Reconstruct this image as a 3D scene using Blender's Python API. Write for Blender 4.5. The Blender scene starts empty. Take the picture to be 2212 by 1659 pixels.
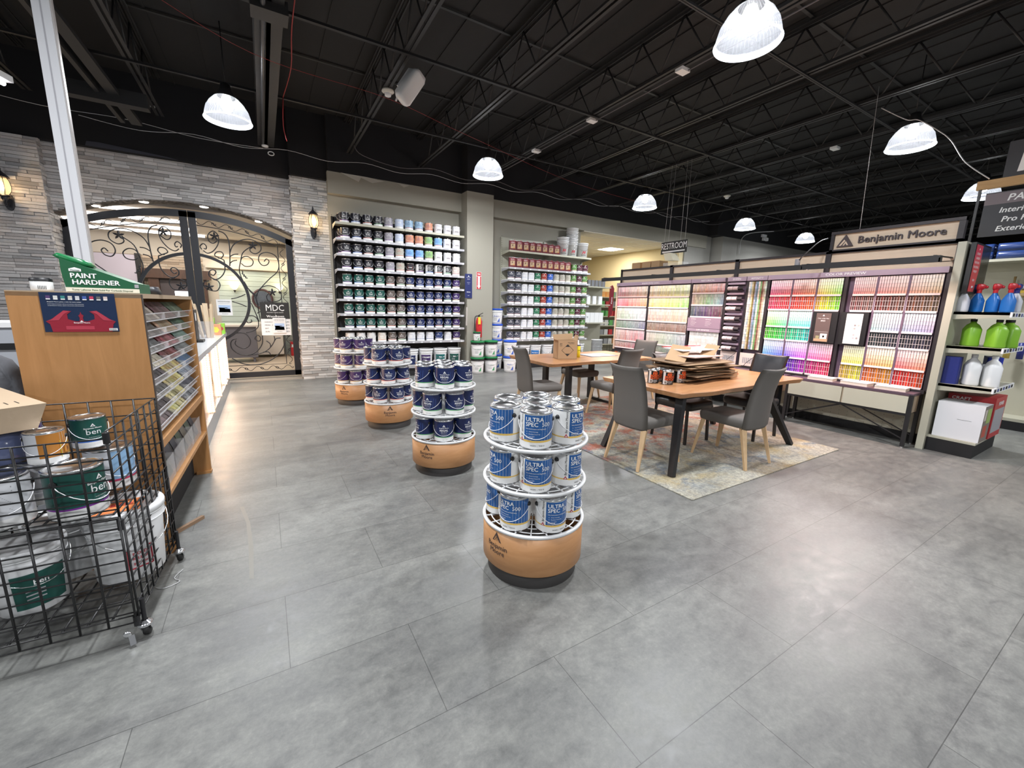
import bpy, bmesh, math, random
from mathutils import Vector, Matrix
random.seed(7)
PI = math.pi
sc = bpy.context.scene
C = sc.collection
# ---------------------------------------------------------------- camera, world, exposure
F, PITCH, ROLL, YAW, H = 885.2, 0.18615, 0.02269, 0.54191, 1.5
fw = Vector((math.sin(YAW)*math.cos(PITCH), math.cos(YAW)*math.cos(PITCH), -math.sin(PITCH)))
rt = Vector((math.cos(YAW), -math.sin(YAW), 0)); up = rt.cross(fw)
rr = rt*math.cos(ROLL)+up*math.sin(ROLL); uu = -rt*math.sin(ROLL)+up*math.cos(ROLL)
cd = bpy.data.cameras.new('camera'); cam = bpy.data.objects.new('camera', cd); C.objects.link(cam)
cd.sensor_width = 36; cd.lens = F/2212*36; cd.clip_start = .05; cd.clip_end = 200
cam.matrix_world = Matrix(((rr.x, uu.x, -fw.x, 0), (rr.y, uu.y, -fw.y, 0), (rr.z, uu.z, -fw.z, H), (0, 0, 0, 1)))
sc.camera = cam
w = bpy.data.worlds.new('world'); sc.world = w; w.use_nodes = True
w.node_tree.nodes['Background'].inputs[0].default_value = (.93, .96, 1, 1)
w.node_tree.nodes['Background'].inputs[1].default_value = .20
sc.view_settings.view_transform = 'Standard'; sc.view_settings.look = 'None'
sc.view_settings.gamma = 1; sc.view_settings.use_curve_mapping = False
sc.view_settings.exposure = .15
LAMPS = [(3.70, 2.40), (-.20, 6.80), (3.55, 6.87), (7.68, 2.46), (7.50, 6.88), (11.5, 6.92), (15.0, 7.0), (11.9, 2.6)]
LAMPS_OFF = [(-.2, 2.3), (-.2, -2.1), (3.65, -2.1), (7.7, -2.1), (-4.1, 2.3), (-4.1, -2.1)]   # the same grid going on behind the camera
LZ = 3.74
def light(name, kind, loc, power, col=(1, 1, 1), size=.1, size_y=None, rot=(0, 0, 0), radius=None, spread=None):
    d = bpy.data.lights.new(name, kind); d.energy = power; d.color = col
    if kind == 'AREA':
        if size_y: d.shape = 'RECTANGLE'; d.size = size; d.size_y = size_y
        else: d.shape = 'DISK'; d.size = size
        if spread: d.spread = spread
    else: d.shadow_soft_size = size
    o = bpy.data.objects.new(name, d); C.objects.link(o); o.location = loc; o.rotation_euler = rot
    return o
for x, y in LAMPS + LAMPS_OFF: light('lamp_light', 'AREA', (x, y, LZ+.05), 112, (.95, .97, 1), .34)
for y0, y1 in ((2.78, 6.45), (1.52, 2.70)):     # tubes under the display's light rail
    light('rail_light', 'AREA', (6.045, (y0+y1)/2, 2.083), 36*(y1-y0), (1, .72, .64), .04, y1-y0, (0, math.radians(32), 0))
for y in (10.4, 12.2): light('showroom_light', 'AREA', (-1.4, y, 3.02), 60, (1, .90, .78), 2.4, .2)
light('alcove_light', 'AREA', (10.3, 10.8, 3.47), 75, (1, .93, .80), .58, .58)
light('alcove_light', 'AREA', (8.0, 10.6, 3.47), 40, (1, .93, .80), .58, .58)
light('sign_uplight', 'AREA', (6.0, 2.1, 2.13), 17, (1, .64, .46), .04, 1.1, (0, math.radians(148), 0))     # the near rail also lights the sign above it
# ---------------------------------------------------------------- materials
MATS = {}
def mat(name, col=(.5, .5, .5), rough=.5, metal=0, emit=None, es=1, alpha=None, trans=0, bump=None, coat=0, spec=.5):
    if name in MATS: return MATS[name]
    m = bpy.data.materials.new(name); m.use_nodes = True; MATS[name] = m
    b = m.node_tree.nodes['Principled BSDF']; I = b.inputs
    I['Base Color'].default_value = (*col, 1); I['Roughness'].default_value = rough; I['Metallic'].default_value = metal
    I['Specular IOR Level'].default_value = spec
    if emit: I['Emission Color'].default_value = (*emit, 1); I['Emission Strength'].default_value = es
    if trans: I['Transmission Weight'].default_value = trans
    if alpha is not None: I['Alpha'].default_value = alpha
    if coat: I['Coat Weight'].default_value = coat
    if bump or bump is None and not emit and not trans and alpha is None:
        sca, st = bump or (60, .04)
        N = m.node_tree.nodes; L = m.node_tree.links
        n = N.new('ShaderNodeTexNoise'); n.inputs['Scale'].default_value = sca
        tc = N.new('ShaderNodeTexCoord'); L.new(tc.outputs['Object'], n.inputs['Vector'])
        bp = N.new('ShaderNodeBump'); bp.inputs['Strength'].default_value = st; bp.inputs['Distance'].default_value = .01
        L.new(n.outputs['Fac'], bp.inputs['Height']); L.new(bp.outputs[0], I['Normal'])
    return m
def vmat(name, rough=.5, bump=(60, .04), metal=0):
    m = mat(name, (1, 1, 1), rough, metal, bump=bump); nt = m.node_tree
    a = nt.nodes.new('ShaderNodeAttribute'); a.attribute_name = 'Col'
    nt.links.new(a.outputs['Color'], nt.nodes['Principled BSDF'].inputs['Base Color'])
    return m
def ramp(nt, src, stops):
    r = nt.nodes.new('ShaderNodeValToRGB'); e = r.color_ramp.elements
    while len(e) < len(stops): e.new(.5)
    for i, (p, c) in enumerate(stops): e[i].position = p; e[i].color = (*c, 1)
    nt.links.new(src, r.inputs[0]); return r.outputs[0]
def noise(nt, vec, scale, detail=4, rough=.5, dist=0):
    n = nt.nodes.new('ShaderNodeTexNoise'); n.inputs['Scale'].default_value = scale; n.inputs['Detail'].default_value = detail
    n.inputs['Roughness'].default_value = rough; n.inputs['Distortion'].default_value = dist
    nt.links.new(vec, n.inputs['Vector']); return n.outputs['Fac']
def mapping(nt, sc_=(1, 1, 1), loc=(0, 0, 0), rot=(0, 0, 0), kind='Object'):
    t = nt.nodes.new('ShaderNodeTexCoord'); m = nt.nodes.new('ShaderNodeMapping')
    m.inputs['Scale'].default_value = sc_; m.inputs['Location'].default_value = loc; m.inputs['Rotation'].default_value = rot
    nt.links.new(t.outputs[kind], m.inputs['Vector']); return m.outputs[0]
def mix(nt, a, b, fac, mode='MIX'):
    m = nt.nodes.new('ShaderNodeMix'); m.data_type = 'RGBA'; m.blend_type = mode
    for s, v in ((m.inputs[6], a), (m.inputs[7], b), (m.inputs[0], fac)):
        if hasattr(v, 'links') or hasattr(v, 'is_linked'): nt.links.new(v, s)
        elif isinstance(v, tuple): s.default_value = (*v, 1)
        else: s.default_value = v
    return m.outputs[2]
def wood(name, c1, c2, scale=(1, 12, 12), rough=.4, rot=(0, 0, 0)):
    if name in MATS: return MATS[name]
    m = mat(name, c1, rough, bump=(40, .02)); nt = m.node_tree
    v = mapping(nt, scale, rot=rot)
    f = noise(nt, v, 2.2, 6, .6, 1.2)
    nt.links.new(ramp(nt, f, ((.3, c1), (.7, c2))), nt.nodes['Principled BSDF'].inputs['Base Color'])
    return m
# floor: big grey stone-look vinyl planks
fl = mat('vinyl_plank', (.2, .2, .2), .42, bump=(90, .02)); nt = fl.node_tree
br = nt.nodes.new('ShaderNodeTexBrick'); nt.links.new(mapping(nt, loc=(-.479, -.72, 0)), br.inputs['Vector'])
for k, v in (('Scale', 1), ('Mortar Size', .0016), ('Brick Width', .992), ('Row Height', .494), ('Mortar Smooth', .1), ('Bias', 0)): br.inputs[k].default_value = v
br.inputs['Color1'].default_value = (.90, .90, .90, 1); br.inputs['Color2'].default_value = (1.05, 1.05, 1.05, 1); br.inputs['Mortar'].default_value = (.42, .42, .42, 1)
big = noise(nt, mapping(nt, (1, 2.4, 1)), 1.1, 5, .62, .4)
fine = noise(nt, mapping(nt, (1, 1.5, 1)), 9, 9, .72, .3)
c = mix(nt, ramp(nt, big, ((.28, (.128, .130, .128)), (.50, (.174, .177, .168)), (.72, (.222, .225, .211)))), ramp(nt, fine, ((.30, (.66, .66, .68)), (.52, (1, 1, 1)), (.74, (1.30, 1.30, 1.27)))), .85, 'MULTIPLY')
c = mix(nt, c, br.outputs['Color'], 1.0, 'MULTIPLY')
speck = noise(nt, mapping(nt), 48, 8, .78, .2)
c = mix(nt, c, ramp(nt, speck, ((.34, (.80, .80, .81)), (.50, (.98, .98, .98)), (.60, (1.08, 1.08, 1.07)), (.70, (1.45, 1.45, 1.42)))), .8, 'MULTIPLY')
nt.links.new(c, nt.nodes['Principled BSDF'].inputs['Base Color'])
nt.links.new(ramp(nt, fine, ((.3, (.34,)*3), (.7, (.52,)*3))), nt.nodes['Principled BSDF'].inputs['Roughness'])
# rug
rg = mat('rug_weave', (.4, .4, .35), .95, bump=(300, .3)); nt = rg.node_tree; v = mapping(nt)
base = ramp(nt, noise(nt, v, 30, 6, .8), ((.35, (.26, .26, .23)), (.6, (.46, .45, .38))))
def patch(b, col, sc_, lo, hi, off, gate=None):
    f = noise(nt, mapping(nt, loc=off), sc_, 8, .72, .5)
    f = ramp(nt, f, ((lo, (0,)*3), (hi, (1,)*3)))
    if gate: f = mix(nt, (0., 0., 0.), f, ramp(nt, gate, ((.35, (0,)*3), (.62, (1,)*3))))
    return mix(nt, b, col, f)
sx = nt.nodes.new('ShaderNodeSeparateXYZ'); nt.links.new(v, sx.inputs[0])
def band(lo, hi, flip=False):      # where across the rug (metres in y) a dye turns up
    m = nt.nodes.new('ShaderNodeMapRange'); nt.links.new(sx.outputs['Y'], m.inputs['Value'])
    m.inputs['From Min'].default_value = lo; m.inputs['From Max'].default_value = hi; return m.outputs[0]
base = patch(base, (.38, .31, .17), 2.3, .46, .66, (3, 1, 0))
base = patch(base, (.20, .19, .18), 1.6, .50, .64, (13, 5, 0), band(1.7, 3.2))
base = patch(base, (.10, .145, .20), 3.0, .50, .66, (7, 9, 2), band(1.4, 2.6))
base = patch(base, (.36, .12, .075), 4.2, .50, .62, (1, 5, 7), band(2.2, 3.4))
base = mix(nt, base, ramp(nt, noise(nt, v, 45, 6, .85), ((.40, (.55, .55, .57)), (.60, (1.12, 1.1, 1.06)))), .8, 'MULTIPLY')
nt.links.new(base, nt.nodes['Principled BSDF'].inputs['Base Color'])
STONE = vmat('ledge_stone', .85, (35, .5)); VC = vmat('printed_card', .55, (80, .01)); VCG = vmat('printed_gloss', .35, (80, .01))
BEIGE = mat('beige_wall_paint', (.335, .322, .27), .8, bump=(12, .08)); BLACKW = mat('black_wall_paint', (.008, .008, .010), .85, bump=(10, .1))
DECK = mat('black_roof_deck', (.0095, .0092, .0098), .8); STEEL = mat('black_joist_steel', (.021, .021, .022), .55)
GREYW = mat('grey_wall_paint', (.30, .295, .27), .8); YELW = mat('cream_wall_paint', (.68, .58, .36), .8)
WHITEM = mat('white_enamel', (.80, .81, .82), .35); CREAM = mat('cream_shelf_steel', (.44, .43, .345), .4)
SHELFG = mat('grey_shelf_edge', (.50, .50, .53), .3, .3); BLK = mat('black_metal', (.012, .012, .014), .42); BLKM = mat('black_matte', (.010, .010, .011), .8)
TIN = mat('tin_plate', (.72, .73, .75), .22, 1, bump=(12, .05)); WIRE = mat('steel_wire', (.75, .76, .78), .2, 1)
PLY = wood('orange_laminate', (.37, .180, .062), (.45, .225, .085), (9, 9, 1.0), .45)
PLYB = wood('display_base_wood', (.40, .195, .08), (.48, .25, .11), (2, 2, 9), .42)
OAK = wood('oak_leg', (.56, .37, .20), (.68, .48, .28), (14, 14, 1), .5)
TBL = wood('acacia_table', (.36, .165, .07), (.52, .275, .13), (1.1, 5, 5), .3)
ASH = wood('ash_header', (.56, .445, .33), (.63, .51, .385), (6, 1, 26), .5)
GRYF = mat('taupe_fabric', (.135, .125, .115), .85, bump=(400, .15)); LEA = mat('black_leather', (.022, .023, .027), .38, bump=(120, .1))
KRAFT = mat('kraft_cardboard', (.40, .255, .14), .8); WHT = mat('white_paper', (.82, .82, .82), .6); PURP = mat('mauve_band', (.30, .22, .29), .5)
GLASSY = mat('clear_acrylic', (.9, .9, .92), .08, alpha=.22); PLW = mat('white_plastic', (.80, .81, .82), .4)
INK = mat('black_ink', (.02, .02, .02), .6); WINK = mat('white_ink', (.88, .88, .88), .6); REDP = mat('red_plastic', (.55, .02, .03), .35)
BLUEP = mat('blue_plastic', (.02, .17, .55), .35); NAVYP = mat('navy_plastic', (.02, .03, .20), .4); GREENP = mat('lime_plastic', (.22, .47, .035), .35)
# ---------------------------------------------------------------- mesh building
class MB:
    def __init__(s): s.v = []; s.f = []; s.m = []; s.s = []; s.c = []; s.mats = []; s.T = None
    def mi(s, m):
        if m not in s.mats: s.mats.append(m)
        return s.mats.index(m)
    def add(s, vs, fs, m, smooth=False, col=None, xf=None):
        n = len(s.v); k = s.mi(m)
        for p in vs:
            p = tuple(p)
            if xf: p = xf(*p)
            if s.T: p = tuple(s.T @ Vector(p))
            s.v.append(tuple(p))
        for f in fs: s.f.append([i+n for i in f]); s.m.append(k); s.s.append(smooth); s.c.append(col or (1, 1, 1))
        return s
    def box(s, x0, y0, z0, x1, y1, z1, m, col=None, xf=None):
        x0, x1 = sorted((x0, x1)); y0, y1 = sorted((y0, y1)); z0, z1 = sorted((z0, z1))
        v = [(x, y, z) for z in (z0, z1) for y in (y0, y1) for x in (x0, x1)]
        return s.add(v, [(0, 2, 3, 1), (4, 5, 7, 6), (0, 1, 5, 4), (2, 6, 7, 3), (0, 4, 6, 2), (1, 3, 7, 5)], m, False, col, xf)
    def lathe(s, prof, m, n=24, c=(0, 0, 0), smooth=True, a0=0, a1=2*PI, col=None, xf=None, caps=False):
        full = abs(a1-a0-2*PI) < 1e-6; k = n if full else n+1; v = []; f = []
        for r, z in prof:
            for i in range(k):
                a = a0+(a1-a0)*i/n; v.append((c[0]+r*math.cos(a), c[1]+r*math.sin(a), c[2]+z))
        for j in range(len(prof)-1):
            for i in range(n):
                a = j*k+i; b = j*k+(i+1) % k; f.append((a, b, b+k, a+k))
        if caps:
            f.append(tuple(range(k))[::-1]); f.append(tuple(range((len(prof)-1)*k, len(prof)*k)))
        return s.add(v, f, m, smooth, col, xf)
    def cyl(s, x, y, z0, z1, r, m, n=16, r1=None, col=None, xf=None):
        r1 = r if r1 is None else r1
        s.lathe([(r, z0), (r1, z1)], m, n, (x, y, 0), True, col=col, xf=xf)
        for z, q, rev in ((z0, r, 1), (z1, r1, 0)):
            vs = [(x+q*math.cos(2*PI*i/n), y+q*math.sin(2*PI*i/n), z) for i in range(n)]
            s.add(vs, [tuple(range(n))[::-1] if rev else tuple(range(n))], m, False, col, xf)
        return s
    def tube(s, pts, r, m, n=6, col=None, xf=None, closed=False):
        P = [Vector(p) for p in pts]; v = []; f = []; K = len(P); prev = None
        for i, p in enumerate(P):
            a = P[(i-1) % K] if (closed or i > 0) else p; b = P[(i+1) % K] if (closed or i < K-1) else p
            t = (b-a).normalized() if (b-a).length > 1e-9 else Vector((0, 0, 1))
            if prev is None:
                u = t.cross(Vector((0, 0, 1)))
                if u.length < .1: u = t.cross(Vector((0, 1, 0)))
            else: u = prev-t*prev.dot(t)
            u.normalize(); prev = u; w_ = t.cross(u)
            for j in range(n):
                q = 2*PI*j/n; v.append(tuple(p+(u*math.cos(q)+w_*math.sin(q))*r))
        for i in range(K if closed else K-1):
            i2 = (i+1) % K
            for j in range(n): f.append((i*n+j, i*n+(j+1) % n, i2*n+(j+1) % n, i2*n+j))
        if not closed: f.append(tuple(range(n))[::-1]); f.append(tuple(range((K-1)*n, K*n)))
        return s.add(v, f, m, True, col, xf)
    def bar(s, a, b, w0, d0, m, w1=None, d1=None, ref=(0, 0, 1), col=None, xf=None):
        a = Vector(a); b = Vector(b); t = (b-a).normalized(); u = t.cross(Vector(ref))
        if u.length < .05: u = t.cross(Vector((0, 1, 0)))
        u.normalize(); q = t.cross(u).normalized(); w1 = w1 or w0; d1 = d1 or d0; v = []
        for p, ww, dd in ((a, w0, d0), (b, w1, d1)):
            for i, j in ((-1, -1), (1, -1), (1, 1), (-1, 1)): v.append(tuple(p+u*i*ww/2+q*j*dd/2))
        return s.add(v, [(3, 2, 1, 0), (4, 5, 6, 7), (0, 1, 5, 4), (1, 2, 6, 5), (2, 3, 7, 6), (3, 0, 4, 7)], m, False, col, xf)
    def loft(s, secs, m, smooth=True, cap=True, col=None, xf=None):
        n = len(secs[0]); v = [p for q in secs for p in q]; f = []
        for j in range(len(secs)-1):
            for i in range(n): f.append((j*n+i, j*n+(i+1) % n, (j+1)*n+(i+1) % n, (j+1)*n+i))
        if cap: f.append(tuple(range(n))[::-1]); f.append(tuple(range((len(secs)-1)*n, len(secs)*n)))
        return s.add(v, f, m, smooth, col, xf)
    def poly(s, pts, m, col=None, xf=None): return s.add(pts, [tuple(range(len(pts)))], m, False, col, xf)
    def ext(s, pts2, fn, d0, d1, m, col=None, smooth=False):          # polygon in a plane, given depth: fn(u, v, d) -> xyz
        n = len(pts2); v = [fn(u, q, d0) for u, q in pts2]+[fn(u, q, d1) for u, q in pts2]
        f = [tuple(range(n))[::-1], tuple(range(n, 2*n))]+[(i, (i+1) % n, n+(i+1) % n, n+i) for i in range(n)]
        return s.add(v, f, m, smooth, col)
    def text(s, t, size, m, xf, bold=0, shear=0, align='CENTER', col=None, sx=1.):
        vs, fs = glyphs(t, bold, shear, align); n = len(vs)//(1 if bold <= .003 else 2 if bold < .015 else 3) or 1; out = []
        for i, (x, y) in enumerate(vs):
            x, y = x*size*sx, y*size; p = xf(x, y); q = i//n
            if q:       # each overstrike lies a hair in front of the one before
                p = Vector(p); d = (Vector(xf(x+.001, y))-p).cross(Vector(xf(x, y+.001))-p).normalized(); p = p+d*.00015*q
            out.append(tuple(p))
        return s.add(out, fs, m, False, col)
    def build(s, name, parent=None, loc=None, rz=0):
        me = bpy.data.meshes.new(name); me.from_pydata(s.v, [], s.f)
        for m in s.mats: me.materials.append(m)
        me.polygons.foreach_set('material_index', s.m); me.polygons.foreach_set('use_smooth', s.s)
        if any(c != (1, 1, 1) for c in s.c):
            ca = me.color_attributes.new('Col', 'FLOAT_COLOR', 'CORNER'); L = []
            for f, c in zip(s.f, s.c): L.extend((c[0], c[1], c[2], 1)*len(f))
            ca.data.foreach_set('color', L)
        me.update(); o = bpy.data.objects.new(name, me); C.objects.link(o)
        if parent: o.parent = parent
        if loc is not None: o.location = loc
        if rz: o.rotation_euler.z = rz
        return o
GL = {}
def glyphs(t, bold=0, shear=0, align='CENTER'):
    k = (t, bold, shear, align)
    if k in GL: return GL[k]
    cu = bpy.data.curves.new('text', 'FONT'); cu.body = t; cu.size = 1; cu.align_x = align; cu.shear = shear
    cu.resolution_u = 2; cu.fill_mode = 'FRONT'; cu.space_line = .95
    o = bpy.data.objects.new('text', cu); me = o.to_mesh()
    V = [(v.co.x, v.co.y) for v in me.vertices]; P_ = [tuple(p.vertices) for p in me.polygons]; n = len(V)
    D = [(0, 0)] if bold <= .003 else ([(-bold, 0), (bold, 0)] if bold < .015 else [(-bold, -bold*.5), (bold, -bold*.5), (0, bold*.6)])   # overstruck for weight
    GL[k] = ([(x+a, y+b) for a, b in D for x, y in V], [tuple(i+q*n for i in f) for q in range(len(D)) for f in P_])
    o.to_mesh_clear(); bpy.data.objects.remove(o); bpy.data.curves.remove(cu); return GL[k]
def rrect(w_, d_, r, n=4, cx=0, cy=0, z=0):
    r = min(r, w_/2-1e-4, d_/2-1e-4); o = []
    for q, (sx_, sy_) in enumerate(((1, 1), (-1, 1), (-1, -1), (1, -1))):
        for i in range(n+1):
            a = (q+i/n)*PI/2; o.append((cx+sx_*(w_/2-r)+r*math.cos(a), cy+sy_*(d_/2-r)+r*math.sin(a), z))
    return o
def crom(P, k=6, closed=False):
    o = []; n = len(P)
    for i in range(n if closed else n-1):
        p = [Vector(P[(i+j) % n] if closed else P[max(0, min(n-1, i+j))]) for j in (-1, 0, 1, 2)]
        for t in range(k):
            t /= k; o.append(tuple(.5*((2*p[1])+(p[2]-p[0])*t+(2*p[0]-5*p[1]+4*p[2]-p[3])*t*t+(3*p[1]-p[0]-3*p[2]+p[3])*t**3)))
    if not closed: o.append(tuple(P[-1]))
    return o
def tag(o, label=None, cat=None, group=None, kind=None):
    if label: o['label'] = label
    if cat: o['category'] = cat
    if group: o['group'] = group
    if kind: o['kind'] = kind
    return o
def thing(name, label, cat, loc=(0, 0, 0), rz=0, group=None):
    o = bpy.data.objects.new(name, None); C.objects.link(o); o.location = loc; o.rotation_euler.z = rz
    o.empty_display_size = .1
    return tag(o, label, cat, group)
def struct(name, mb, **k): return tag(mb.build(name, **k), kind='structure')
def dup(o, parent=None, loc=None, rz=None):
    c = o.copy(); C.objects.link(c); c.parent = parent
    if loc is not None: c.location = loc
    if rz is not None: c.rotation_euler.z = rz
    for ch in o.children: dup(ch, c)
    return c
def nth(i): return ('first', 'second', 'third', 'fourth', 'fifth', 'sixth', 'seventh', 'eighth', 'ninth', 'tenth', 'eleventh', 'twelfth', 'thirteenth', 'fourteenth', 'fifteenth', 'sixteenth', 'seventeenth', 'eighteenth')[i]
def pl(fx=None, fy=None, u0=0, v0=0, s=1):
    """map flat text (u,v) onto an upright plane: facing -Y at y=fy (u along +X), or facing -X at x=fx (u along -Y)"""
    if fy is not None: return lambda u, v, l=0: (u0+u, fy-.0008*l, v0+v)
    return lambda u, v, l=0: (fx-.0008*l, u0-u, v0+v)
def logo(b, cx, cy, s, m, m2, xf, e=0):
    """mountain triangle mark: filled triangle with two lighter ridges"""
    tri = [(-.55, 0), (.55, 0), (0, 1)]
    b.add([(cx+x*s, cy+y*s, 0) for x, y in tri], [(0, 1, 2)], m, xf=lambda x, y, z: xf(x, y))
    for pts in ([(-.38, .08), (-.05, .6), (.02, .48), (-.27, .08)], [(-.17, .08), (.08, .5), (.15, .38), (-.04, .08)], [(.08, .5), (.15, .6), (.38, .08), (.30, .08)], [(.02, .48), (-.05, .6), (.0, .6), (.06, .5)]):
        b.add([(cx+x*s, cy+y*s, 0) for x, y in pts], [tuple(range(len(pts)))], m2, xf=lambda x, y, z: xf(x, y, 1))
# ---------------------------------------------------------------- the setting
b = MB(); b.box(-8, -8, -.06, 27, 9.45, 0, fl); b.poly([(-.262, 3.43, .0006), (-.213, 3.14, .0006), (-.192, 2.81, .0006), (-.178, 2.45, .0006), (-.158, 2.44, .0006), (-.166, 2.80, .0006), (-.190, 3.13, .0006), (-.235, 3.42, .0006)], mat('worn_streak', (.195, .190, .168), .45))
struct('floor', b)
b = MB(); b.box(-8, -8, 4.86, 27, 9.5, 4.95, DECK)
for i in range(75): x = -8+i*.47; b.box(x, -8, 4.845, x+.02, 9.5, 4.86, DECK)
struct('ceiling', b)
def ledge(b, x0, x1, z0, z1, y, ax='x', inv=False, h=.046, clip=None, seed=1, tone=(.42, .40, .385), dep=.03):
    """stacked ledge stone laid on an upright plane; clip(x) gives the lowest z where stone is allowed"""
    R = random.Random(seed); z = z0
    while z < z1-.005:
        hh = min(h*R.uniform(.8, 1.2), z1-z); x = x0-R.uniform(0, .2)
        while x < x1:
            l = R.uniform(.10, .42); a, c_ = max(x, x0), min(x+l, x1); x += l
            if c_-a < .01: continue
            seg = [(a, c_)]
            if clip: 
                n = max(1, int((c_-a)/.05)); seg = [(a+(c_-a)*i/n, a+(c_-a)*(i+1)/n) for i in range(n)]
            d = R.uniform(.004, dep); t = R.choice((R.uniform(.62, .9), R.uniform(.9, 1.12), R.uniform(1.05, 1.28))); hue = R.uniform(-.012, .018)
            col = (tone[0]*t+hue, tone[1]*t, tone[2]*t-hue*.5)
            for q0, q1 in seg:
                zz = z
                if clip: zz = max(z, max(clip(q0), clip(q1)))
                if zz >= z+hh-.002: continue
                if ax == 'x': b.box(q0, y-d, zz, q1-(.004 if q1 == c_ else 0), y+.01, z+hh-.0055, STONE, col)
                else:
                    s_ = 1 if inv else -1
                    b.box(y+.01*-s_, q0, zz, y+s_*d, q1-.002, z+hh-.003, STONE, col)
        z += hh
GX0, GX1, GXC = -2.60, .58, -1.01
R_ = 3.70
def arch(x, top=3.10): return top-(R_-math.sqrt(R_*R_-(x-GXC)**2))
WG = mat('stone_backing', (.16, .155, .15), .9)
b = MB()    # stone gateway wall with its arch
n = 32
for i in range(n):
    x0 = GX0+(GX1-GX0)*i/n; x1 = GX0+(GX1-GX0)*(i+1)/n
    b.add([(x0, 9.12, arch(x0)), (x1, 9.12, arch(x1)), (x1, 9.12, 3.72), (x0, 9.12, 3.72), (x0, 9.45, arch(x0)), (x1, 9.45, arch(x1))], [(0, 1, 2, 3), (0, 4, 5, 1)], WG)
ledge(b, GX0, GX1, 2.60, 3.72, 9.12, clip=arch, seed=3, tone=(.52, .50, .49))
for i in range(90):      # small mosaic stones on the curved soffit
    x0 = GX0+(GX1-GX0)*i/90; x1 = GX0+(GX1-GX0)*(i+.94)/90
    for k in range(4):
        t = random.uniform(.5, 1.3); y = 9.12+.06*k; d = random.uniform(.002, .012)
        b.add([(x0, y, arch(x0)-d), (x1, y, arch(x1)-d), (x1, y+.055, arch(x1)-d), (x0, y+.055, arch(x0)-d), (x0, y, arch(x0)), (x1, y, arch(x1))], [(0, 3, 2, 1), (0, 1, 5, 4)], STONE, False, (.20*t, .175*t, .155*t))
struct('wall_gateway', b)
b = MB(); b.box(.59, 8.99, 0, 1.20, 9.45, 3.76, WG)
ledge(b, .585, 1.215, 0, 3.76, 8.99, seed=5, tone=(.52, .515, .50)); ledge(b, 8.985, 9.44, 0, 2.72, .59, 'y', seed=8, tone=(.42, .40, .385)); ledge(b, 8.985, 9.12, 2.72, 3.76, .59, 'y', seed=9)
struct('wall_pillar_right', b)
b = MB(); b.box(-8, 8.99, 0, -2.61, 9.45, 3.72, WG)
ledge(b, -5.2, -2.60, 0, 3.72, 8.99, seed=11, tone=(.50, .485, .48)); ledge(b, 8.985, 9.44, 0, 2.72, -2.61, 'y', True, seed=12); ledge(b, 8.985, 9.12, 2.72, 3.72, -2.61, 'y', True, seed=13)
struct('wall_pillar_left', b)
b = MB(); b.box(-8, 9.02, 3.72, .59, 9.3, 4.86, BLACKW); b.box(.59, 8.9, 3.76, 1.22, 9.3, 4.86, BLACKW)
b.box(1.22, 8.78, 3.9, 12.6, 9.3, 4.86, BLACKW); b.box(3.9, 8.48, 3.9, 4.54, 8.8, 4.86, BLACKW); b.box(12.6, 8.45, 3.9, 27, 9.3, 4.86, BLACKW)
b.poly([(-2.1, 9.015, 3.725), (-1.0, 9.015, 3.725), (-1.15, 9.015, 3.745), (-1.5, 9.015, 3.77), (-1.95, 9.015, 3.80), (-2.08, 9.015, 3.79)], mat('grey_paint_patch', (.05, .052, .07), .8))
struct('wall_upper_black', b)
b = MB(); b.box(1.2, 8.8, 3.52, 3.9, 9.3, 3.9, BEIGE); b.box(1.2, 8.95, 0, 3.95, 9.3, 3.52, BEIGE)
b.box(4.54, 8.8, 3.52, 12.6, 9.0, 3.9, BEIGE); b.box(4.5, 8.95, 0, 7.42, 9.3, 3.52, BEIGE)
for pts in ([(1.35, 3.93), (2.1, 3.89), (2.0, 3.83), (1.8, 3.87), (1.75, 3.78)], [(1.7, 3.90), (2.25, 3.88), (2.0, 3.80)], [(2.5, 3.89), (2.75, 3.88), (2.62, 3.82)]):
    b.add([(x, 8.79-.03*(i == len(pts)-1), z) for i, (x, z) in enumerate(pts)], [tuple(range(len(pts)))], mat('torn_plaster', (.66, .63, .55), .8))
struct('wall_back_beige', b)
b = MB(); b.box(3.9, 8.5, 0, 4.54, 9.1, 3.9, BEIGE); struct('wall_column', b)
# alcove behind the opening, and the grey return walls to its right
b = MB(); b.box(11.4, 8.9, 0, 11.6, 16, 3.5, YELW); struct('wall_alcove_right', b)
b = MB(); b.box(7.3, 15.9, 0, 11.5, 16.1, 3.5, YELW); struct('wall_alcove_back', b)
b = MB(); b.box(7.2, 9.0, 0, 7.42, 16, 3.5, YELW); struct('wall_alcove_left', b)
b = MB(); b.box(7.2, 9.3, -.06, 12, 16.1, 0, fl); struct('floor_alcove', b)
TILE = mat('ceiling_tile', (.72, .68, .60), .9)
b = MB(); b.box(7.42, 8.82, 3.5, 11.4, 16, 3.56, TILE)
for i in range(8): b.box(7.42, 9.3+i*.61, 3.494, 11.4, 9.315+i*.61, 3.5, WHITEM)
for i in range(6): b.box(7.8+i*.61, 8.82, 3.495, 7.815+i*.61, 16, 3.5, WHITEM)
struct('ceiling_alcove', b)
b = MB(); b.box(11.6, 8.85, 0, 12.9, 9.3, 3.9, GREYW); b.box(13.0, 8.5, 0, 27, 9.3, 3.9, GREYW); struct('wall_back_grey', b)
b = MB(); b.box(26.9, -8, 0, 27.1, 8.5, 3.0, GREYW); b.box(26.9, -8, 3.0, 27.1, 8.5, 4.86, BLACKW); struct('wall_far_right', b)
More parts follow.
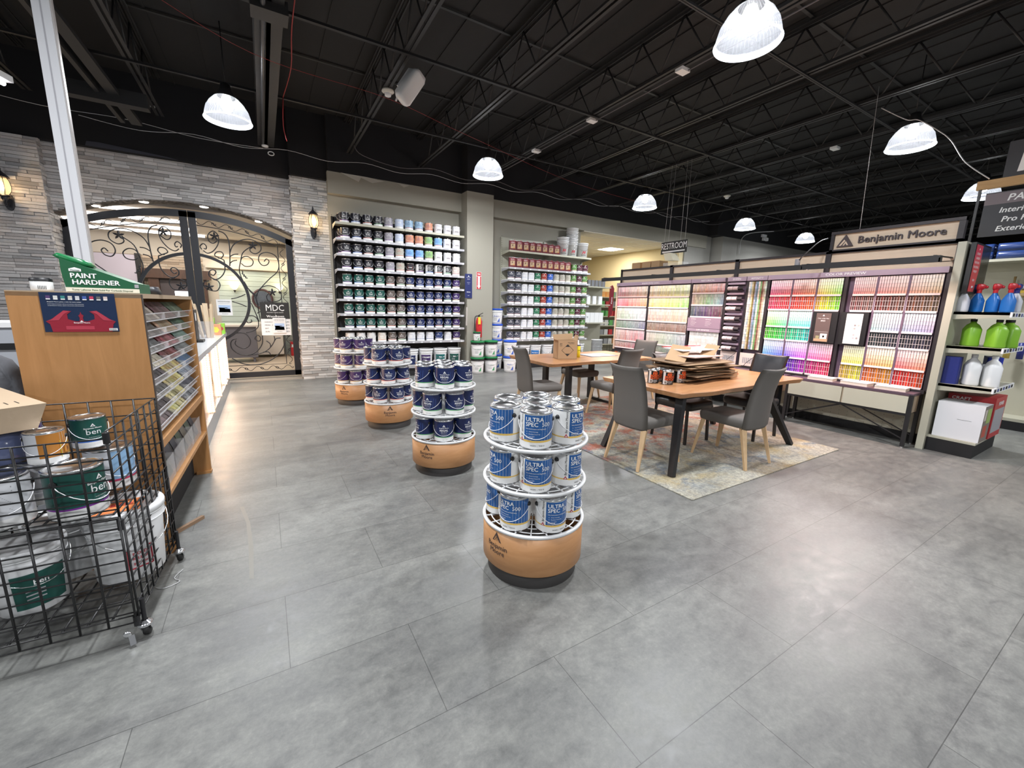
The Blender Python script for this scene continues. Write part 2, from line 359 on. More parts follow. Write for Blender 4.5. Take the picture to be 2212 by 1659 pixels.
# ceiling steel
def joist(x, i):
    b = MB(); y0, y1 = (-3 if x < 9 else 1), 8.78
    for s_ in (-.032, .032): b.box(x+s_-.018, y0, 4.26, x+s_+.018, y1, 4.268, STEEL); b.box(x+s_-.004, y0, 4.262, x+s_+.004, y1, 4.30, STEEL); b.box(x+s_-.025, y0, 4.80, x+s_+.025, y1, 4.81, STEEL); b.box(x+s_-.004, y0, 4.77, x+s_+.004, y1, 4.81, STEEL)
    y = y0+.1; k = 0
    while y < y1-.6: b.tube([(x, y, 4.28), (x, y+.31, 4.79)], .011, STEEL, 5); b.tube([(x, y+.31, 4.79), (x, y+.62, 4.28)], .011, STEEL, 5); y += .62
    tag(b.build('ceiling_joist'), 'black open-web steel roof joist, '+nth(i)+' from the left', 'joist', 'roof joists')
XS = [-2.54, -1.14, .25, 1.60, 2.97, 4.35, 5.70, 7.10, 8.42, 9.8, 11.2, 12.6, 14.0, 15.4, 16.8, 18.2, 19.6, 21.0]
for i, x in enumerate(XS): joist(x, i)
def ordb(i): return ('nearest', 'second nearest', 'third nearest', 'fourth nearest')[i]
for i, y in enumerate((2.9, 5.07, 7.02)):
    b = MB(); b.box(-6, y-.018, 4.235, 24, y+.018, 4.241, STEEL); b.box(-6, y-.003, 4.235, 24, y+.003, 4.27, STEEL)
    b.box(-6, y-.018, 4.83, 24, y+.018, 4.836, STEEL)
    tag(b.build('bridging_bar'), 'thin black angle bar crossing under the roof joists, '+ordb(i)+' of three', 'bar', 'joist bridging bars')
b = MB(); b.box(.13, 2.6, 4.42, .37, 8.8, 4.44, STEEL); b.box(.13, 2.6, 4.12, .37, 8.8, 4.14, STEEL); b.box(.23, 2.6, 4.12, .27, 8.8, 4.44, STEEL); b.tube([(.2, 2.6, 4.09), (.2, 8.7, 4.09)], .022, mat('dark_conduit', (.06, .06, .065), .35), 8)
b.box(.1, 4.75, 4.05, .4, 4.95, 4.16, STEEL)
tag(b.build('roof_beam'), 'heavy black roof beam with a conduit under it, above the arched gate', 'beam')
b = MB(); b.bar((-1.9, 3.5, 4.7), (-1.35, 8.3, 3.95), .12, .05, STEEL); b.bar((-2.05, 3.5, 4.7), (-1.5, 8.3, 3.98), .05, .12, STEEL); b.box(-1.9, 7.6, 3.95, -1.1, 7.75, 4.12, STEEL)
tag(b.build('roof_brace'), 'slanting black double steel brace at upper left beside the white pole', 'brace')
# cables
def cable(pts, r, m, label, k=8): return tag(MB().tube(crom(pts, k), r, m, 5).build('cable'), label, 'cable')
WC = mat('white_cable', (.55, .55, .56), .5); RC = mat('red_cable', (.35, .03, .03), .5); DC = mat('dark_cable', (.10, .09, .095), .6)
def sag(p, q, n, d):
    o = []
    for i in range(n):
        a = Vector(p).lerp(Vector(q), i/n); o.append(tuple(a)); c_ = Vector(p).lerp(Vector(q), (i+.5)/n); o.append((c_.x, c_.y, c_.z-d))
    return o+[q]
cable(sag((-2.0, 8.50, 3.98), (12, 8.36, 4.22), 11, .07), .0042, WC, 'white cable sagging in loops along the top of the back wall', 5)
cable(sag((-5, 8.7, 4.2), (.2, 8.6, 4.02), 3, .05), .0042, WC, 'white cable running along the black wall above the stone gateway', 5)
cable([(1.6, 8.3, 4.265)]+sag((1.75, 8.3, 4.12), (12.5, 8.3, 4.2), 8, .09)+[(12.6, 8.3, 4.265)], .007, DC, 'bundle of dark cables sagging under the joists along the back wall', 5)
cable([(.45, 7.0, 4.25), (.43, 7.02, 3.9), (.46, 7.0, 3.7)], .006, RC, 'short red cable end hanging above the gate', 4)
cable([(.48, 4.0, 4.26), (.46, 5.2, 4.22), (.50, 6.1, 4.24), (.45, 7.0, 4.25)], .006, RC, 'red cable running below the deck beside the roof beam', 4)
cable([(-4, 5.0, 4.15), (-2.4, 5.0, 4.1), (-1.2, 5.0, 4.2), (0.1, 5.6, 4.05), (1.6, 6, 4.15), (3.0, 6.6, 4.2), (6, 7.6, 4.2), (9, 8, 4.2)], .0025, RC, 'long thin reddish cable strung across under the joists')
cable([(7.4, 2.75, 4.26), (7.4, 2.46, 4.02), (7.4, 2.33, 3.97), (7.4, 2.12, 3.78), (7.4, 1.98, 3.62), (7.25, 1.78, 3.3), (7.1, 1.52, 3.03)], .006, WC, 'white cord drooping from the ceiling to the aisle sign')
cable([(4.44, 1, 4.24), (4.44, 5, 4.24), (4.44, 8.7, 4.24)], .008, DC, 'straight conduit cable under the sixth joist')
cable([(6.7, 2.55, 4.26), (6.57, 2.45, 2.56)], .0025, WC, 'thin hanging wire above the wide ash store sign')
cable([(13.9, 8.45, 3.4), (13.9, 8.42, 3.9), (14.2, 8.3, 4.1), (15, 8, 4.2)], .012, WC, 'grey conduit bending up off the grey back wall', 5)
# ---------------------------------------------------------------- lamps
ACR = mat('lamp_acrylic', (.9, .93, 1), .25, emit=(.80, .90, 1), es=.22, alpha=.26, bump=(200, .3)); RIM = mat('lamp_rim', (.9, .95, 1), .2, emit=(.85, .93, 1), es=2.2); BULB = mat('lamp_bulb', (1, 1, 1), .3, emit=(1, 1, 1), es=22)
def lamp():
    t = thing('pendant_lamp', '', 'lamp')
    b = MB(); b.lathe([(.255, 0), (.247, .06), (.225, .13), (.185, .20), (.13, .255), (.10, .27)], ACR, 48)
    for i in range(48):
        a = i/48*2*PI; b.tube([(.256*math.cos(a), .256*math.sin(a), .003), (.226*math.cos(a), .226*math.sin(a), .13), (.132*math.cos(a), .132*math.sin(a), .255)], .0018, ACR, 3)
    b.build('reflector', t); r_ = MB(); r_.tube([(.257*math.cos(i/40*2*PI), .257*math.sin(i/40*2*PI), 0) for i in range(40)], .008, RIM, 6, closed=True); r_.build('rim', t)
    MB().lathe([(0, .10), (.05, .12), (.075, .17), (.07, .21), (.05, .25), (.045, .27)], BULB, 16).build('bulb', t)
    h = MB(); h.lathe([(.11, .265), (.10, .30), (.07, .34), (.05, .42), (0, .42)], mat('lamp_housing', (.03, .03, .032), .4), 20); h.tube([(0, 0, .42), (0, 0, 1.11)], .006, BLK); h.build('housing', t)
    return t
LL = ['largest pendant lamp, glowing ribbed clear bowl high at upper right', 'glowing bowl pendant lamp over the left half of the arched gate', 'glowing bowl pendant lamp in front of the beige column', 'glowing bowl pendant lamp above the wide ash store sign', 'glowing bowl pendant lamp above the chair backs, just left of the restroom sign', 'small glowing pendant lamp right of the restroom sign', 'farthest small pendant lamp just left of the store sign panel', 'pendant lamp half hidden behind the aisle sign']
L0 = lamp()
for i, (x, y) in enumerate(LAMPS):
    l = L0 if i == 0 else dup(L0); l.location = (x, y, LZ); tag(l, LL[i], 'lamp', 'bowl pendant lamps')
t = thing('tube_light', 'bare fluorescent strip light at the far upper left edge', 'lamp', (-2.2, 6.3, 3.6), math.radians(-20))
MB().box(-.05, -1.2, .03, .05, .4, .09, WHITEM).build('housing', t); MB().tube([(0, -1.2, 0), (0, .35, 0)], .022, mat('tube_glow', (1, 1, 1), .4, emit=(.93, .90, 1), es=9), 8).build('tube', t)
# ceiling fittings
def fitting(name, label, cat, x, y, z, parts, rz=0, group=None):
    t = thing(name, label, cat, (x, y, z), rz, group)
    for n_, b in parts: b.build(n_, t)
    return t
sp = MB(); S1 = rrect(.20, .15, .05, 5)
sp.loft([[(p[0]*k, p[1]*k2+oy, zz) for p in S1] for zz, k, k2, oy in ((-.19, .72, .8, -.02), (-.15, 1, 1, 0), (.15, 1, 1, 0), (.19, .72, .8, -.02))], WHITEM)
br_ = MB(); br_.tube([(0, .09, .2), (0, .14, .1), (0, .14, -.1), (0, .09, -.2)], .012, WHITEM); br_.box(-.03, .1, -.03, .03, .22, .22, WHITEM)
s_ = fitting('wall_speaker', 'white loudspeaker tilted down from the third roof joist beside the smoke detector', 'speaker', 1.67, 5.25, 4.0, [('cabinet', sp), ('bracket', br_)], .55); s_.rotation_euler = (.42, .45, .5)
def smoke(): return [('base', MB().lathe([(0, .02), (.075, .02), (.08, 0), (.05, -.025)], mat('off_white_plastic', (.75, .73, .66), .4), 20)), ('sensor', MB().lathe([(.045, -.02), (.04, -.05), (.02, -.06), (0, -.06)], WHITEM, 16))]
fitting('smoke_detector', 'round cream smoke detector under the joist beside the white speaker', 'smoke detector', 1.62, 6.02, 4.238, smoke())
fitting('smoke_detector', 'small round smoke detector above the restroom sign', 'smoke detector', 9.83, 6.45, 4.24, smoke())
for i, (x, y, w_) in enumerate(((4.40, 3.62, 'nearest the big lamp'), (4.40, 5.18, 'second along the sixth joist'), (4.40, 6.65, 'behind the second box, nearer the wall'), (8.47, 3.7, 'on the joists left of the lamp over the store sign'))):
    tag(MB().box(x-.07, y-.05, 4.225, x+.07, y+.05, 4.262, WHITEM).build('junction_box'), 'flat pale ceiling electrical box, '+w_, 'box', 'ceiling electrical boxes')
def emerg():
    b = MB(); b.box(-.13, -.03, -.04, .13, .03, .05, WHITEM); h = MB()
    for s_ in (-.09, .09): h.lathe([(0, .05), (.03, .05), (.05, 0), (.05, -.01), (0, -.01)], mat('spot_face', (.55, .56, .58), .3), 12, (s_, -.05, -.10)); h.box(s_-.05, -.09, -.16, s_+.05, -.02, -.06, WHITEM)
    return [('housing', b), ('lamp_head', h)]
fitting('emergency_light', 'twin-head emergency light on the black wall just below the lamp at the column', 'emergency light', 4.45, 8.72, 4.14, emerg())
fitting('emergency_light', 'twin-head emergency light between the two farthest pendant lamps', 'emergency light', 15.2, 8.42, 4.12, emerg())
# ---------------------------------------------------------------- iron gate
IRON = mat('black_iron', (.016, .017, .022), .45); CURVES = [[(0.15,2.38),(0.13,2.43),(0.18,2.48),(0.22,2.44),(0.21,2.39),(0.18,2.4)],[(0.17,2.36),(0.23,2.32),(0.32,2.37),(0.4,2.5),(0.41,2.64),(0.34,2.71),(0.26,2.63),(0.27,2.53),(0.33,2.5),(0.4,2.56)],[(0.54,2.12),(0.56,2.35),(0.56,2.56),(0.51,2.68),(0.42,2.72)],[(0.56,2.35),(0.62,2.49),(0.75,2.59),(0.9,2.62),(1.04,2.55),(1.05,2.44),(0.96,2.37),(0.88,2.41),(0.89,2.5)],[(0.46,2.22),(0.4,2.25),(0.33,2.29),(0.36,2.35),(0.43,2.36),(0.46,2.31),(0.42,2.25),(0.37,2.25)],[(0.88,2.48),(0.76,2.37),(0.71,2.2),(0.68,2.05),(0.71,1.9),(0.79,1.73),(0.92,1.59)],[(0.7,2.17),(0.74,2.28),(0.83,2.31),(0.91,2.24),(0.88,2.15),(0.78,2.13),(0.72,2.18)],[(0.93,1.42),(0.91,1.59),(1.01,1.76),(1.16,1.93),(1.29,2.06),(1.33,2.2),(1.29,2.35),(1.16,2.41),(1.04,2.37),(1.0,2.26),(1.05,2.17),(1.13,2.18),(1.17,2.25),(1.13,2.29),(1.09,2.24)],[(0.92,1.59),(0.97,1.72),(1.09,1.79),(1.23,1.77),(1.32,1.67),(1.32,1.55),(1.23,1.5),(1.11,1.5),(1.08,1.59),(1.12,1.65)],[(0.72,2.05),(0.73,2.02),(0.72,1.99),(0.75,1.98),(0.74,1.95),(0.77,1.95),(0.77,1.92),(0.8,1.92)],[(0.54,2.16),(0.59,2.21),(0.66,2.23)],[(0.56,2.29),(0.62,2.33),(0.69,2.34)],[(0.46,2.22),(0.46,2.05),(0.4,1.93),(0.31,1.87),(0.22,1.92),(0.22,2.0),(0.28,2.04),(0.32,2.0),(0.28,1.94),(0.24,1.96)],[(0.27,1.87),(0.34,1.84),(0.36,1.76),(0.31,1.67),(0.22,1.67),(0.13,1.73),(0.13,1.81),(0.21,1.84)],[(0.95,0.83),(0.94,0.69),(0.85,0.55),(0.72,0.48),(0.56,0.49),(0.45,0.59),(0.43,0.7),(0.47,0.77),(0.54,0.79)],[(0.45,0.84),(0.52,0.89),(0.62,0.9),(0.7,0.86),(0.75,0.75),(0.72,0.65),(0.63,0.6),(0.54,0.64),(0.5,0.7),(0.52,0.76)],[(0.82,0.77),(0.84,0.82),(0.88,0.85),(0.92,0.8),(0.9,0.74),(0.85,0.75),(0.83,0.79)],[(0.69,0.9),(0.82,0.94),(0.9,1.02),(0.9,1.15),(0.83,1.22),(0.74,1.21),(0.71,1.14),(0.74,1.09),(0.8,1.11),(0.79,1.15)],[(1.33,0.82),(1.32,0.68),(1.24,0.52),(1.11,0.39),(0.93,0.3),(0.73,0.28),(0.57,0.32),(0.43,0.42)],[(1.15,0.83),(1.15,0.74),(1.07,0.61),(0.96,0.52),(0.81,0.48),(0.68,0.47)],[(1.01,0.74),(1.07,0.68),(1.07,0.61)],[(0.94,0.52),(1.03,0.52),(1.07,0.45)],[(1.15,0.73),(1.18,0.78),(1.26,0.79)],[(0.52,1.48),(0.64,1.44),(0.74,1.39)],[(0.51,1.53),(0.62,1.56),(0.74,1.62)],[(0.74,1.85),(0.81,1.69),(0.9,1.55),(0.94,1.17),(0.98,0.96),(0.95,0.83)],[(0.82,1.46),(0.87,1.29),(0.92,1.11)],[(0.96,1.42),(1.02,1.35),(0.9,1.27)]]
YG = 9.35
def gate_leaf(s, side):
    t = thing('iron_gate', side+' leaf of the black arched wrought-iron gate with curling vines', 'gate', (GXC, YG, 0), 0, 'arched iron gate')
    fb = MB()
    def X(d): return s*d
    def at(d, top): return top-(R_-math.sqrt(R_*R_-d*d))
    fb.box(X(.005), -.03, .04, X(.115), .03, 2.99, IRON); fb.box(X(1.47), -.03, .04, X(1.58), .03, at(1.5, 3.0), IRON); fb.box(X(.005), -.03, .04, X(1.58), .03, .14, IRON)
    for i in range(14):
        a, c_ = .005+1.575*i/14, .005+1.575*(i+1)/14
        fb.ext([(X(a), at(a, 2.90)), (X(c_), at(c_, 2.90)), (X(c_), at(c_, 3.01)), (X(a), at(a, 3.01))], lambda u, v, d: (u, d, v), -.03, .03, IRON)
    fb.build('frame', t)
    tr = MB(); ln = [(X(.115), 0, 2.78)]+[(X(.1+1.23*i/10), 0, at(.1+1.23*i/10, 2.78)) for i in range(1, 11)]+[(X(1.33), 0, .275), (X(.115), 0, .275)]
    tr.tube(ln, .008, IRON); tr.build('inner_bar', t)
    rg_ = MB(); P = [(X(.79*math.sin(a)), 0, 1.50+.79*math.cos(a)) for a in [PI*i/36 for i in range(1, 36)]]
    for p, q in zip(P[:-1], P[1:]): rg_.bar(p, q, .05, .045, IRON, ref=(0, 1, 0))
    rg_.build('ring', t)
    sv = MB()      # running s-scrolls between frame and inner bar
    def sc_(px, pz, ang, L=.30, w_=.035):
        pts = []
        for i in range(25):
            u = i/24*2-1; r_ = w_
            pts.append((u*L/2*.8, r_*math.sin(u*PI)*1.1))
        for e, sg in ((0, -1), (-1, 1)):
            cx, cz = pts[e]; sp_ = [(cx+sg*(.022-.022*math.cos(j*.6)*(1-j/10)), cz+(1 if e == 0 else -1)*.03*math.sin(j*.6)*(1-j/10)) for j in range(9)]
            pts = (sp_[::-1]+pts) if e == 0 else pts+sp_
        ca, sa = math.cos(ang), math.sin(ang)
        sv.tube([(X(px+a*ca-b_*sa), 0, pz+a*sa+b_*ca) for a, b_ in pts], .0055, IRON, 5)
    for i in range(5): d = .24+i*.245; sc_(d, (at(d, 2.78)+at(d, 2.90))/2, -math.asin(d/R_))
    for i in range(8): sc_(1.40, .42+i*.275, PI/2)
    for i in range(5): sc_(.25+i*.26, .207, 0)
    sv.build('scroll_border', t)
    vn = MB()
    for c_ in CURVES: vn.tube([(X(a), 0, z) for a, z in [(p[0], p[1]) for p in crom([(q[0], q[1], 0) for q in c_], 4)]], .0095, IRON, 6)
    vn.build('vine_scroll', t)
    for d, z in ((.355, 2.62), (.93, 2.51), (1.18, 1.67), (.20, 1.73)):
        lf = MB(); pts = []
        for i in range(40):
            a = i/40*2*PI; r_ = .050+.024*math.cos(5*a)+.006*math.cos(15*a); pts.append((X(d)+r_*math.cos(a+.3), z+r_*math.sin(a+.3)))
        n_ = len(pts); lf.add([(X(d), -.03, z)]+[(p[0], -.012, p[1]) for p in pts], [(0, i+1, (i+1) % n_+1) for i in range(n_)], IRON); lf.add([(X(d), -.004, z)]+[(p[0], -.012, p[1]) for p in pts], [(0, (i+1) % n_+1, i+1) for i in range(n_)], IRON)
        lf.build('vine_leaf', t)
    for z in (.55, 2.2): MB().cyl(X(1.585), 0, z, z+.14, .022, IRON, 10).build('hinge', t)
    return t
gate_leaf(-1, 'left'); gate_leaf(1, 'right')
b = MB(); b.box(GX0, 9.02, 0, GX1, 9.42, .015, mat('threshold_strip', (.30, .27, .23), .5)); struct('trim_1', b)
for i, x in enumerate((-2.15, -1.55, -.75, .05)):
    z = arch(x)-.016
    tag(MB().lathe([(0, -.004), (.05, -.004), (.062, 0), (.066, .012)], mat('downlight_glow', (1, 1, 1), .4, emit=(1, .95, .88), es=3), 20, (x, 9.24, z)).build('downlight'), 'small round downlight in the stone arch soffit, '+nth(i)+' from left', 'downlight', 'arch downlights')
# signs hung on the gate
def moved_sheet(w_, h_):
    b = MB(); b.box(-w_/2, -.002, -h_/2, w_/2, 0, h_/2, WHT); p = lambda u, v, l=0: (u, -.003-.0008*l, v)
    b.text("WE'VE MOVED", .028*w_/.23, INK, lambda u, v: p(u, v+h_*.33), .01); b.text('COME VISIT US AT OUR NEW LOCATION', .0085*w_/.23, INK, lambda u, v: p(u, v+h_*.24)); b.text('Woodhaven', .018*w_/.23, INK, lambda u, v: p(u, v-h_*.42), .01)
    for x0, z0, x1, z1, c_ in ((-.38, -.30, .38, .14, (.45, .60, .85)), (-.38, -.30, .38, -.22, (.12, .10, .09)), (-.34, -.22, .02, -.06, (.60, .42, .22)), (.02, -.22, .36, -.08, (.35, .12, .08)), (-.38, -.06, .2, -.01, (.8, .8, .85)), (-.1, -.22, .05, -.13, (.8, .7, .4))):
        b.add([(x0*w_, -.0035, z0*h_), (x1*w_, -.0035, z0*h_), (x1*w_, -.0035, z1*h_), (x0*w_, -.0035, z1*h_)], [(0, 1, 2, 3)], VC, False, c_)
        b.T = None
    return b
tag(moved_sheet(.235, .29).build('notice_sheet', loc=(-.615, 9.321, 1.37)), 'white moved-store notice with a photo, taped to the gate beside the counter', 'notice')
tag(moved_sheet(.22, .29).build('notice_sheet', loc=(.245, 9.275, 1.04)), 'white moved-store notice taped over the opening-hours board', 'notice')
t = thing('hours_sign', 'black and white MDC opening-hours board hung on the gate', 'sign', (.19, 9.295, 1.165))
b = MB(); b.box(-.245, 0, .0, .245, .006, .315, INK); b.build('top_panel', t)
b = MB(); b.box(-.25, 0, -.315, .25, .006, 0, WHT); p = lambda dv, s_=1: (lambda u, v: (u, -.002, v+dv))
for k, (l_, r_) in enumerate((('DESIGN CENTER', 'HOURS'), ('MON - FRI', '9AM - 6PM'), ('SAT', '9AM - 4PM'), ('SUN', 'CLOSED'))):
    b.text(l_, .038 if k else .03, INK, lambda u, v, k=k: (u-.19, -.002, v-.07-k*.062), align='LEFT'); b.text(r_, .036, INK, lambda u, v, k=k: (u+.23, -.002, v-.07-k*.062), align='RIGHT')
b.build('hours_panel', t)
b = MB(); b.text('MDC', .17, WINK, lambda u, v: (u*.85, -.002, v+.155)); b.text('MILLHURST DESIGN CENTER', .022, WINK, lambda u, v: (u, -.002, v+.115)); b.text('at', .018, WINK, lambda u, v: (u, -.002, v+.09)); b.text('Woodhaven', .06, WINK, lambda u, v: (u, -.002, v+.03), .02)
b.build('lettering', t)
# ---------------------------------------------------------------- carriage sconces on the stone
AMB = mat('sconce_glass', (1, .85, .62), .15, emit=(1, .62, .28), es=.35, alpha=.35)
def sconce(x, label):
    t = thing('wall_sconce', label, 'wall lamp', (x, 8.84, 2.9), 0, 'carriage wall lamps')
    MB().lathe([(.045, -.03), (.075, .02), (.082, .08), (.072, .15), (.05, .20)], AMB, 20).build('glass_globe', t)
    b = MB()
    for i in range(6):
        a = i*PI/3; b.tube([(r_*math.cos(a), r_*math.sin(a), z) for r_, z in ((.048, -.03), (.079, .02), (.086, .08), (.075, .15), (.052, .20))], .004, IRON, 5)
    b.lathe([(.06, -.05), (.06, -.03), (.0, -.03)], IRON, 16); b.build('cage', t)
    MB().lathe([(.085, .20), (.06, .235), (.025, .27), (.012, .29), (.016, .31), (.004, .345), (0, .36)], IRON, 16).build('cap', t)
    b = MB(); b.lathe([(.03, -.05), (.035, -.08), (.015, -.12), (0, -.13)], IRON, 12); b.tube(crom([(0, 0, -.08), (0, .03, -.16), (0, .08, -.15), (0, .13, -.08)], 4), .012, IRON, 6); b.loft([rrect(.07, .16, .03, z=0)], IRON) if 0 else None
    b.ext([(.05*math.cos(a), .12*math.sin(a)-.10) for a in [i*PI/8 for i in range(16)]], lambda u, v, d: (u, d, v), .10, .13, IRON); b.tube(crom([(0, 0, -.05), (0, -.04, -.12), (0, .0, -.17), (0, .03, -.15)], 4), .007, IRON, 5); b.build('bracket', t)
    MB().lathe([(0, .02), (.018, .05), (.014, .09), (0, .13)], mat('candle_bulb', (1, .9, .7), .3, emit=(1, .72, .36), es=14), 10).build('bulb', t)
    light('sconce_light', 'POINT', (x, 8.74, 2.97), 7, (1, .68, .36), .04)
sconce(.925, 'black carriage lamp glowing amber on the stone pillar right of the gate')
sconce(-2.97, 'black carriage lamp glowing amber on the stone at the far left edge')
# ---------------------------------------------------------------- showroom seen through the gate
SHIP = mat('pale_green_shiplap', (.42, .50, .47), .6); WFL = wood('showroom_plank_floor', (.46, .37, .28), (.58, .48, .38), (.8, 6, 6), .35)
b = MB(); b.box(-8, 9.45, -.06, 7.1, 14.2, 0, WFL); struct('floor_showroom', b)
b = MB(); b.box(-8, 9.46, 3.05, 3.6, 14.2, 3.12, mat('showroom_ceiling', (.62, .58, .54), .9)); struct('ceiling_showroom', b)
b = MB(); b.box(-1.2, 13.5, 0, 3.2, 13.6, 3.05, mat('showroom_cream', (.50, .46, .40), .8))
for i in range(17): b.box(-.98, 13.485, i*.135, 3.2, 13.5, i*.135+.128, SHIP)
b.box(-1.2, 13.35, 2.62, 3.2, 13.5, 2.95, mat('showroom_cream')); b.box(-1.2, 13.4, 2.32, 3.2, 13.5, 2.40, mat('showroom_cream'))
struct('wall_showroom_right', b)
b = MB(); b.box(-8, 13.5, 0, -1.2, 13.6, 3.05, mat('showroom_cream')); ledge(b, -5, -1.25, 0, 2.55, 13.5, h=.06, seed=21, tone=(.40, .33, .26)); struct('wall_showroom_left', b)
b = MB(); b.box(3.2, 9.45, 0, 3.3, 13.6, 3.05, SHIP); struct('wall_showroom_side', b)
light('cove_light', 'AREA', (.8, 13.2, 2.6), 14, (1, .88, .66), 3.6, .1, (math.radians(35), 0, 0))
for i, y in enumerate((9.95, 10.9, 11.9, 12.9)):
    tag(MB().box(-4.6, y-.05, 3.0, -1.4+.1*i, y+.05, 3.045, mat('strip_glow', (1, 1, 1), .5, emit=(1, .95, .9), es=5)).build('strip_light'), 'long ceiling strip light in the showroom behind the gate, '+nth(i)+' from the gate', 'lamp', 'showroom strip lights')
DKW = wood('dark_carved_wood', (.035, .018, .012), (.075, .035, .022), (4, 4, 1), .5)
t = thing('doorway_surround', 'dark carved wooden door surround on the brown stone wall behind the gate', 'door frame', (-1.72, 13.33, 0))
MB().box(-.62, -.06, 0, -.42, .06, 2.0, DKW).build('post', t); MB().box(.32, -.06, 0, .52, .06, 2.0, DKW).build('post', t); MB().box(-.72, -.10, 2.0, .62, .06, 2.22, DKW).build('header', t)
MB().box(-.42, .02, 0, .32, .06, 2.0, mat('dark_doorway', (.06, .05, .055), .4)).build('panel', t); MB().box(-.15, -.0, 1.45, .25, .02, 1.7, mat('window_glow', (.8, .85, 1), .4, emit=(.8, .88, 1), es=1.6)).build('lit_pane', t)
t = thing('framed_blind', 'grey framed window blind panel high on the brown stone wall, left behind the gate', 'blind', (-3.1, 13.4, 2.1)); MB().box(-.6, -.03, -.42, .55, .03, .42, mat('lilac_blind', (.46, .43, .52), .6)).build('panel', t); MB().box(.55, -.04, -.45, .65, .04, .46, BLK).build('frame', t)
def upl(x, side):
    t = thing('uplight_sconce', 'small glass uplight glowing on the pale green shiplap, '+side+' of the round mirror', 'wall lamp', (x, 13.4, 1.78), 0, 'showroom uplights')
    MB().lathe([(.02, 0), (.07, .05), (.10, .11)], mat('uplight_glass', (1, .85, .6), .3, emit=(1, .78, .45), es=3), 16).build('glass_shade', t); MB().lathe([(0, -.08), (.03, -.02), (.025, 0)], IRON, 10).build('bracket', t)
    light('uplight', 'POINT', (x, 13.25, 1.98), 3, (1, .75, .4), .05)
upl(-.62, 'left'); upl(.42, 'right')
t = thing('oval_mirror', 'round ornate-framed mirror on the pale green shiplap wall', 'mirror', (.0, 13.45, 1.55))
MB().lathe([(0, 0), (.20, 0)], mat('mirror_glass', (.8, .8, .8), .03, 1), 32, xf=lambda x, y, z: (x, -.01, y*1.1)).build('glass', t); MB().tube([(.23*math.cos(a), -.02, .26*math.sin(a)) for a in [i*PI/16 for i in range(32)]], .028, mat('mosaic_frame', (.10, .06, .07), .25, .5, bump=(90, .8)), 8, closed=True).build('frame', t)
t = thing('island_cabinet', 'grey island cabinet with a pale stone top behind the gate', 'cabinet', (-.52, 12.0, 0)); gc = mat('slate_cabinet', (.14, .135, .155), .5)
MB().box(-.42, 0, .12, .32, .6, .88, gc).build('body', t); MB().box(-.5, -.05, .88, .42, .65, .93, mat('pale_stone', (.72, .68, .62), .3)).build('counter_top', t)
for x in (-.40, .24): MB().lathe([(.03, 0), (.035, .05), (.02, .08), (.04, .12)], gc, 10, (x, .05, 0)).build('foot', t)
t = thing('base_cabinet', 'cream base cabinet standing behind the grey island beyond the gate', 'cabinet', (.1, 12.9, 0)); MB().box(-.5, 0, .08, .3, .5, .9, mat('cream_cabinet', (.66, .60, .54), .5)).build('body', t); MB().box(-.52, -.02, .9, .32, .5, .94, mat('pale_stone')).build('counter_top', t)
t = thing('storage_crate', 'red crate on the showroom floor seen low through the gate', 'crate', (.78, 13.1, .0)); MB().box(-.2, 0, 0, .2, .3, .38, REDP).build('body', t); MB().box(-.18, -.01, .24, .18, 0, .32, WHT).build('label_strip', t)
tag(MB().tube([(-1.34, 8.5, 4.288), (-1.15, 8.5, 4.285)], .016, WHITEM, 8).build('white_tube'), 'short white tube tied under the steel brace at upper left', 'tube')
tag(MB().poly([(-1.85, 9.005, 4.60), (-1.70, 9.0, 4.52), (-1.56, 9.005, 4.53), (-1.55, 9.005, 4.57), (-1.68, 9.0, 4.60)], mat('torn_plaster')).build('torn_paper'), 'torn pale paper flap on the black upper wall beside the brace', 'paper')
t = thing('dangling_sensor', 'white round sensor dangling under the roof beam above the gate', 'sensor', (.23, 8.6, 4.05)); MB().lathe([(.05, .02), (.05, 0), (0, -.005)], WHITEM, 16).build('disc', t); MB().tube([(.08+.045*math.cos(a), .0, -.09+.03*math.sin(a)) for a in [i*PI/6 for i in range(12)]], .008, WHITEM, 5, closed=True).build('loop', t)
# ---------------------------------------------------------------- paint cans
def wrap(r): return lambda u, v, l=0: ((r+.0011+.0006*l)*math.sin(u/r), -(r+.0011+.0006*l)*math.cos(u/r), v)
def shell(b, r, z0, z1, a0, a1, col, m=None, n=None, r1=None):
    n = n or max(2, int((a1-a0)/(2*PI)*32)); v = []; r1 = r1 or r
    for z, q in ((z0, r), (z1, r1)):
        for i in range(n+1):
            a = a0+(a1-a0)*i/n; v.append((q*math.sin(a), -q*math.cos(a), z))
    return b.add(v, [(i, i+1, n+2+i, n+1+i) for i in range(n)], m or VCG, True, col)
NAVY = (.010, .020, .085); PURPLE = (.045, .022, .115); GREEN = (.008, .075, .060); TAUPE = (.105, .085, .075); AURA = (.010, .010, .016)
BANDS = {'violet': (.20, .03, .30), 'blue': (.04, .14, .55), 'salmon': (.75, .20, .13), 'green': (.13, .42, .16), 'yellow': (.75, .50, .12)}
WC_ = (.80, .80, .79)
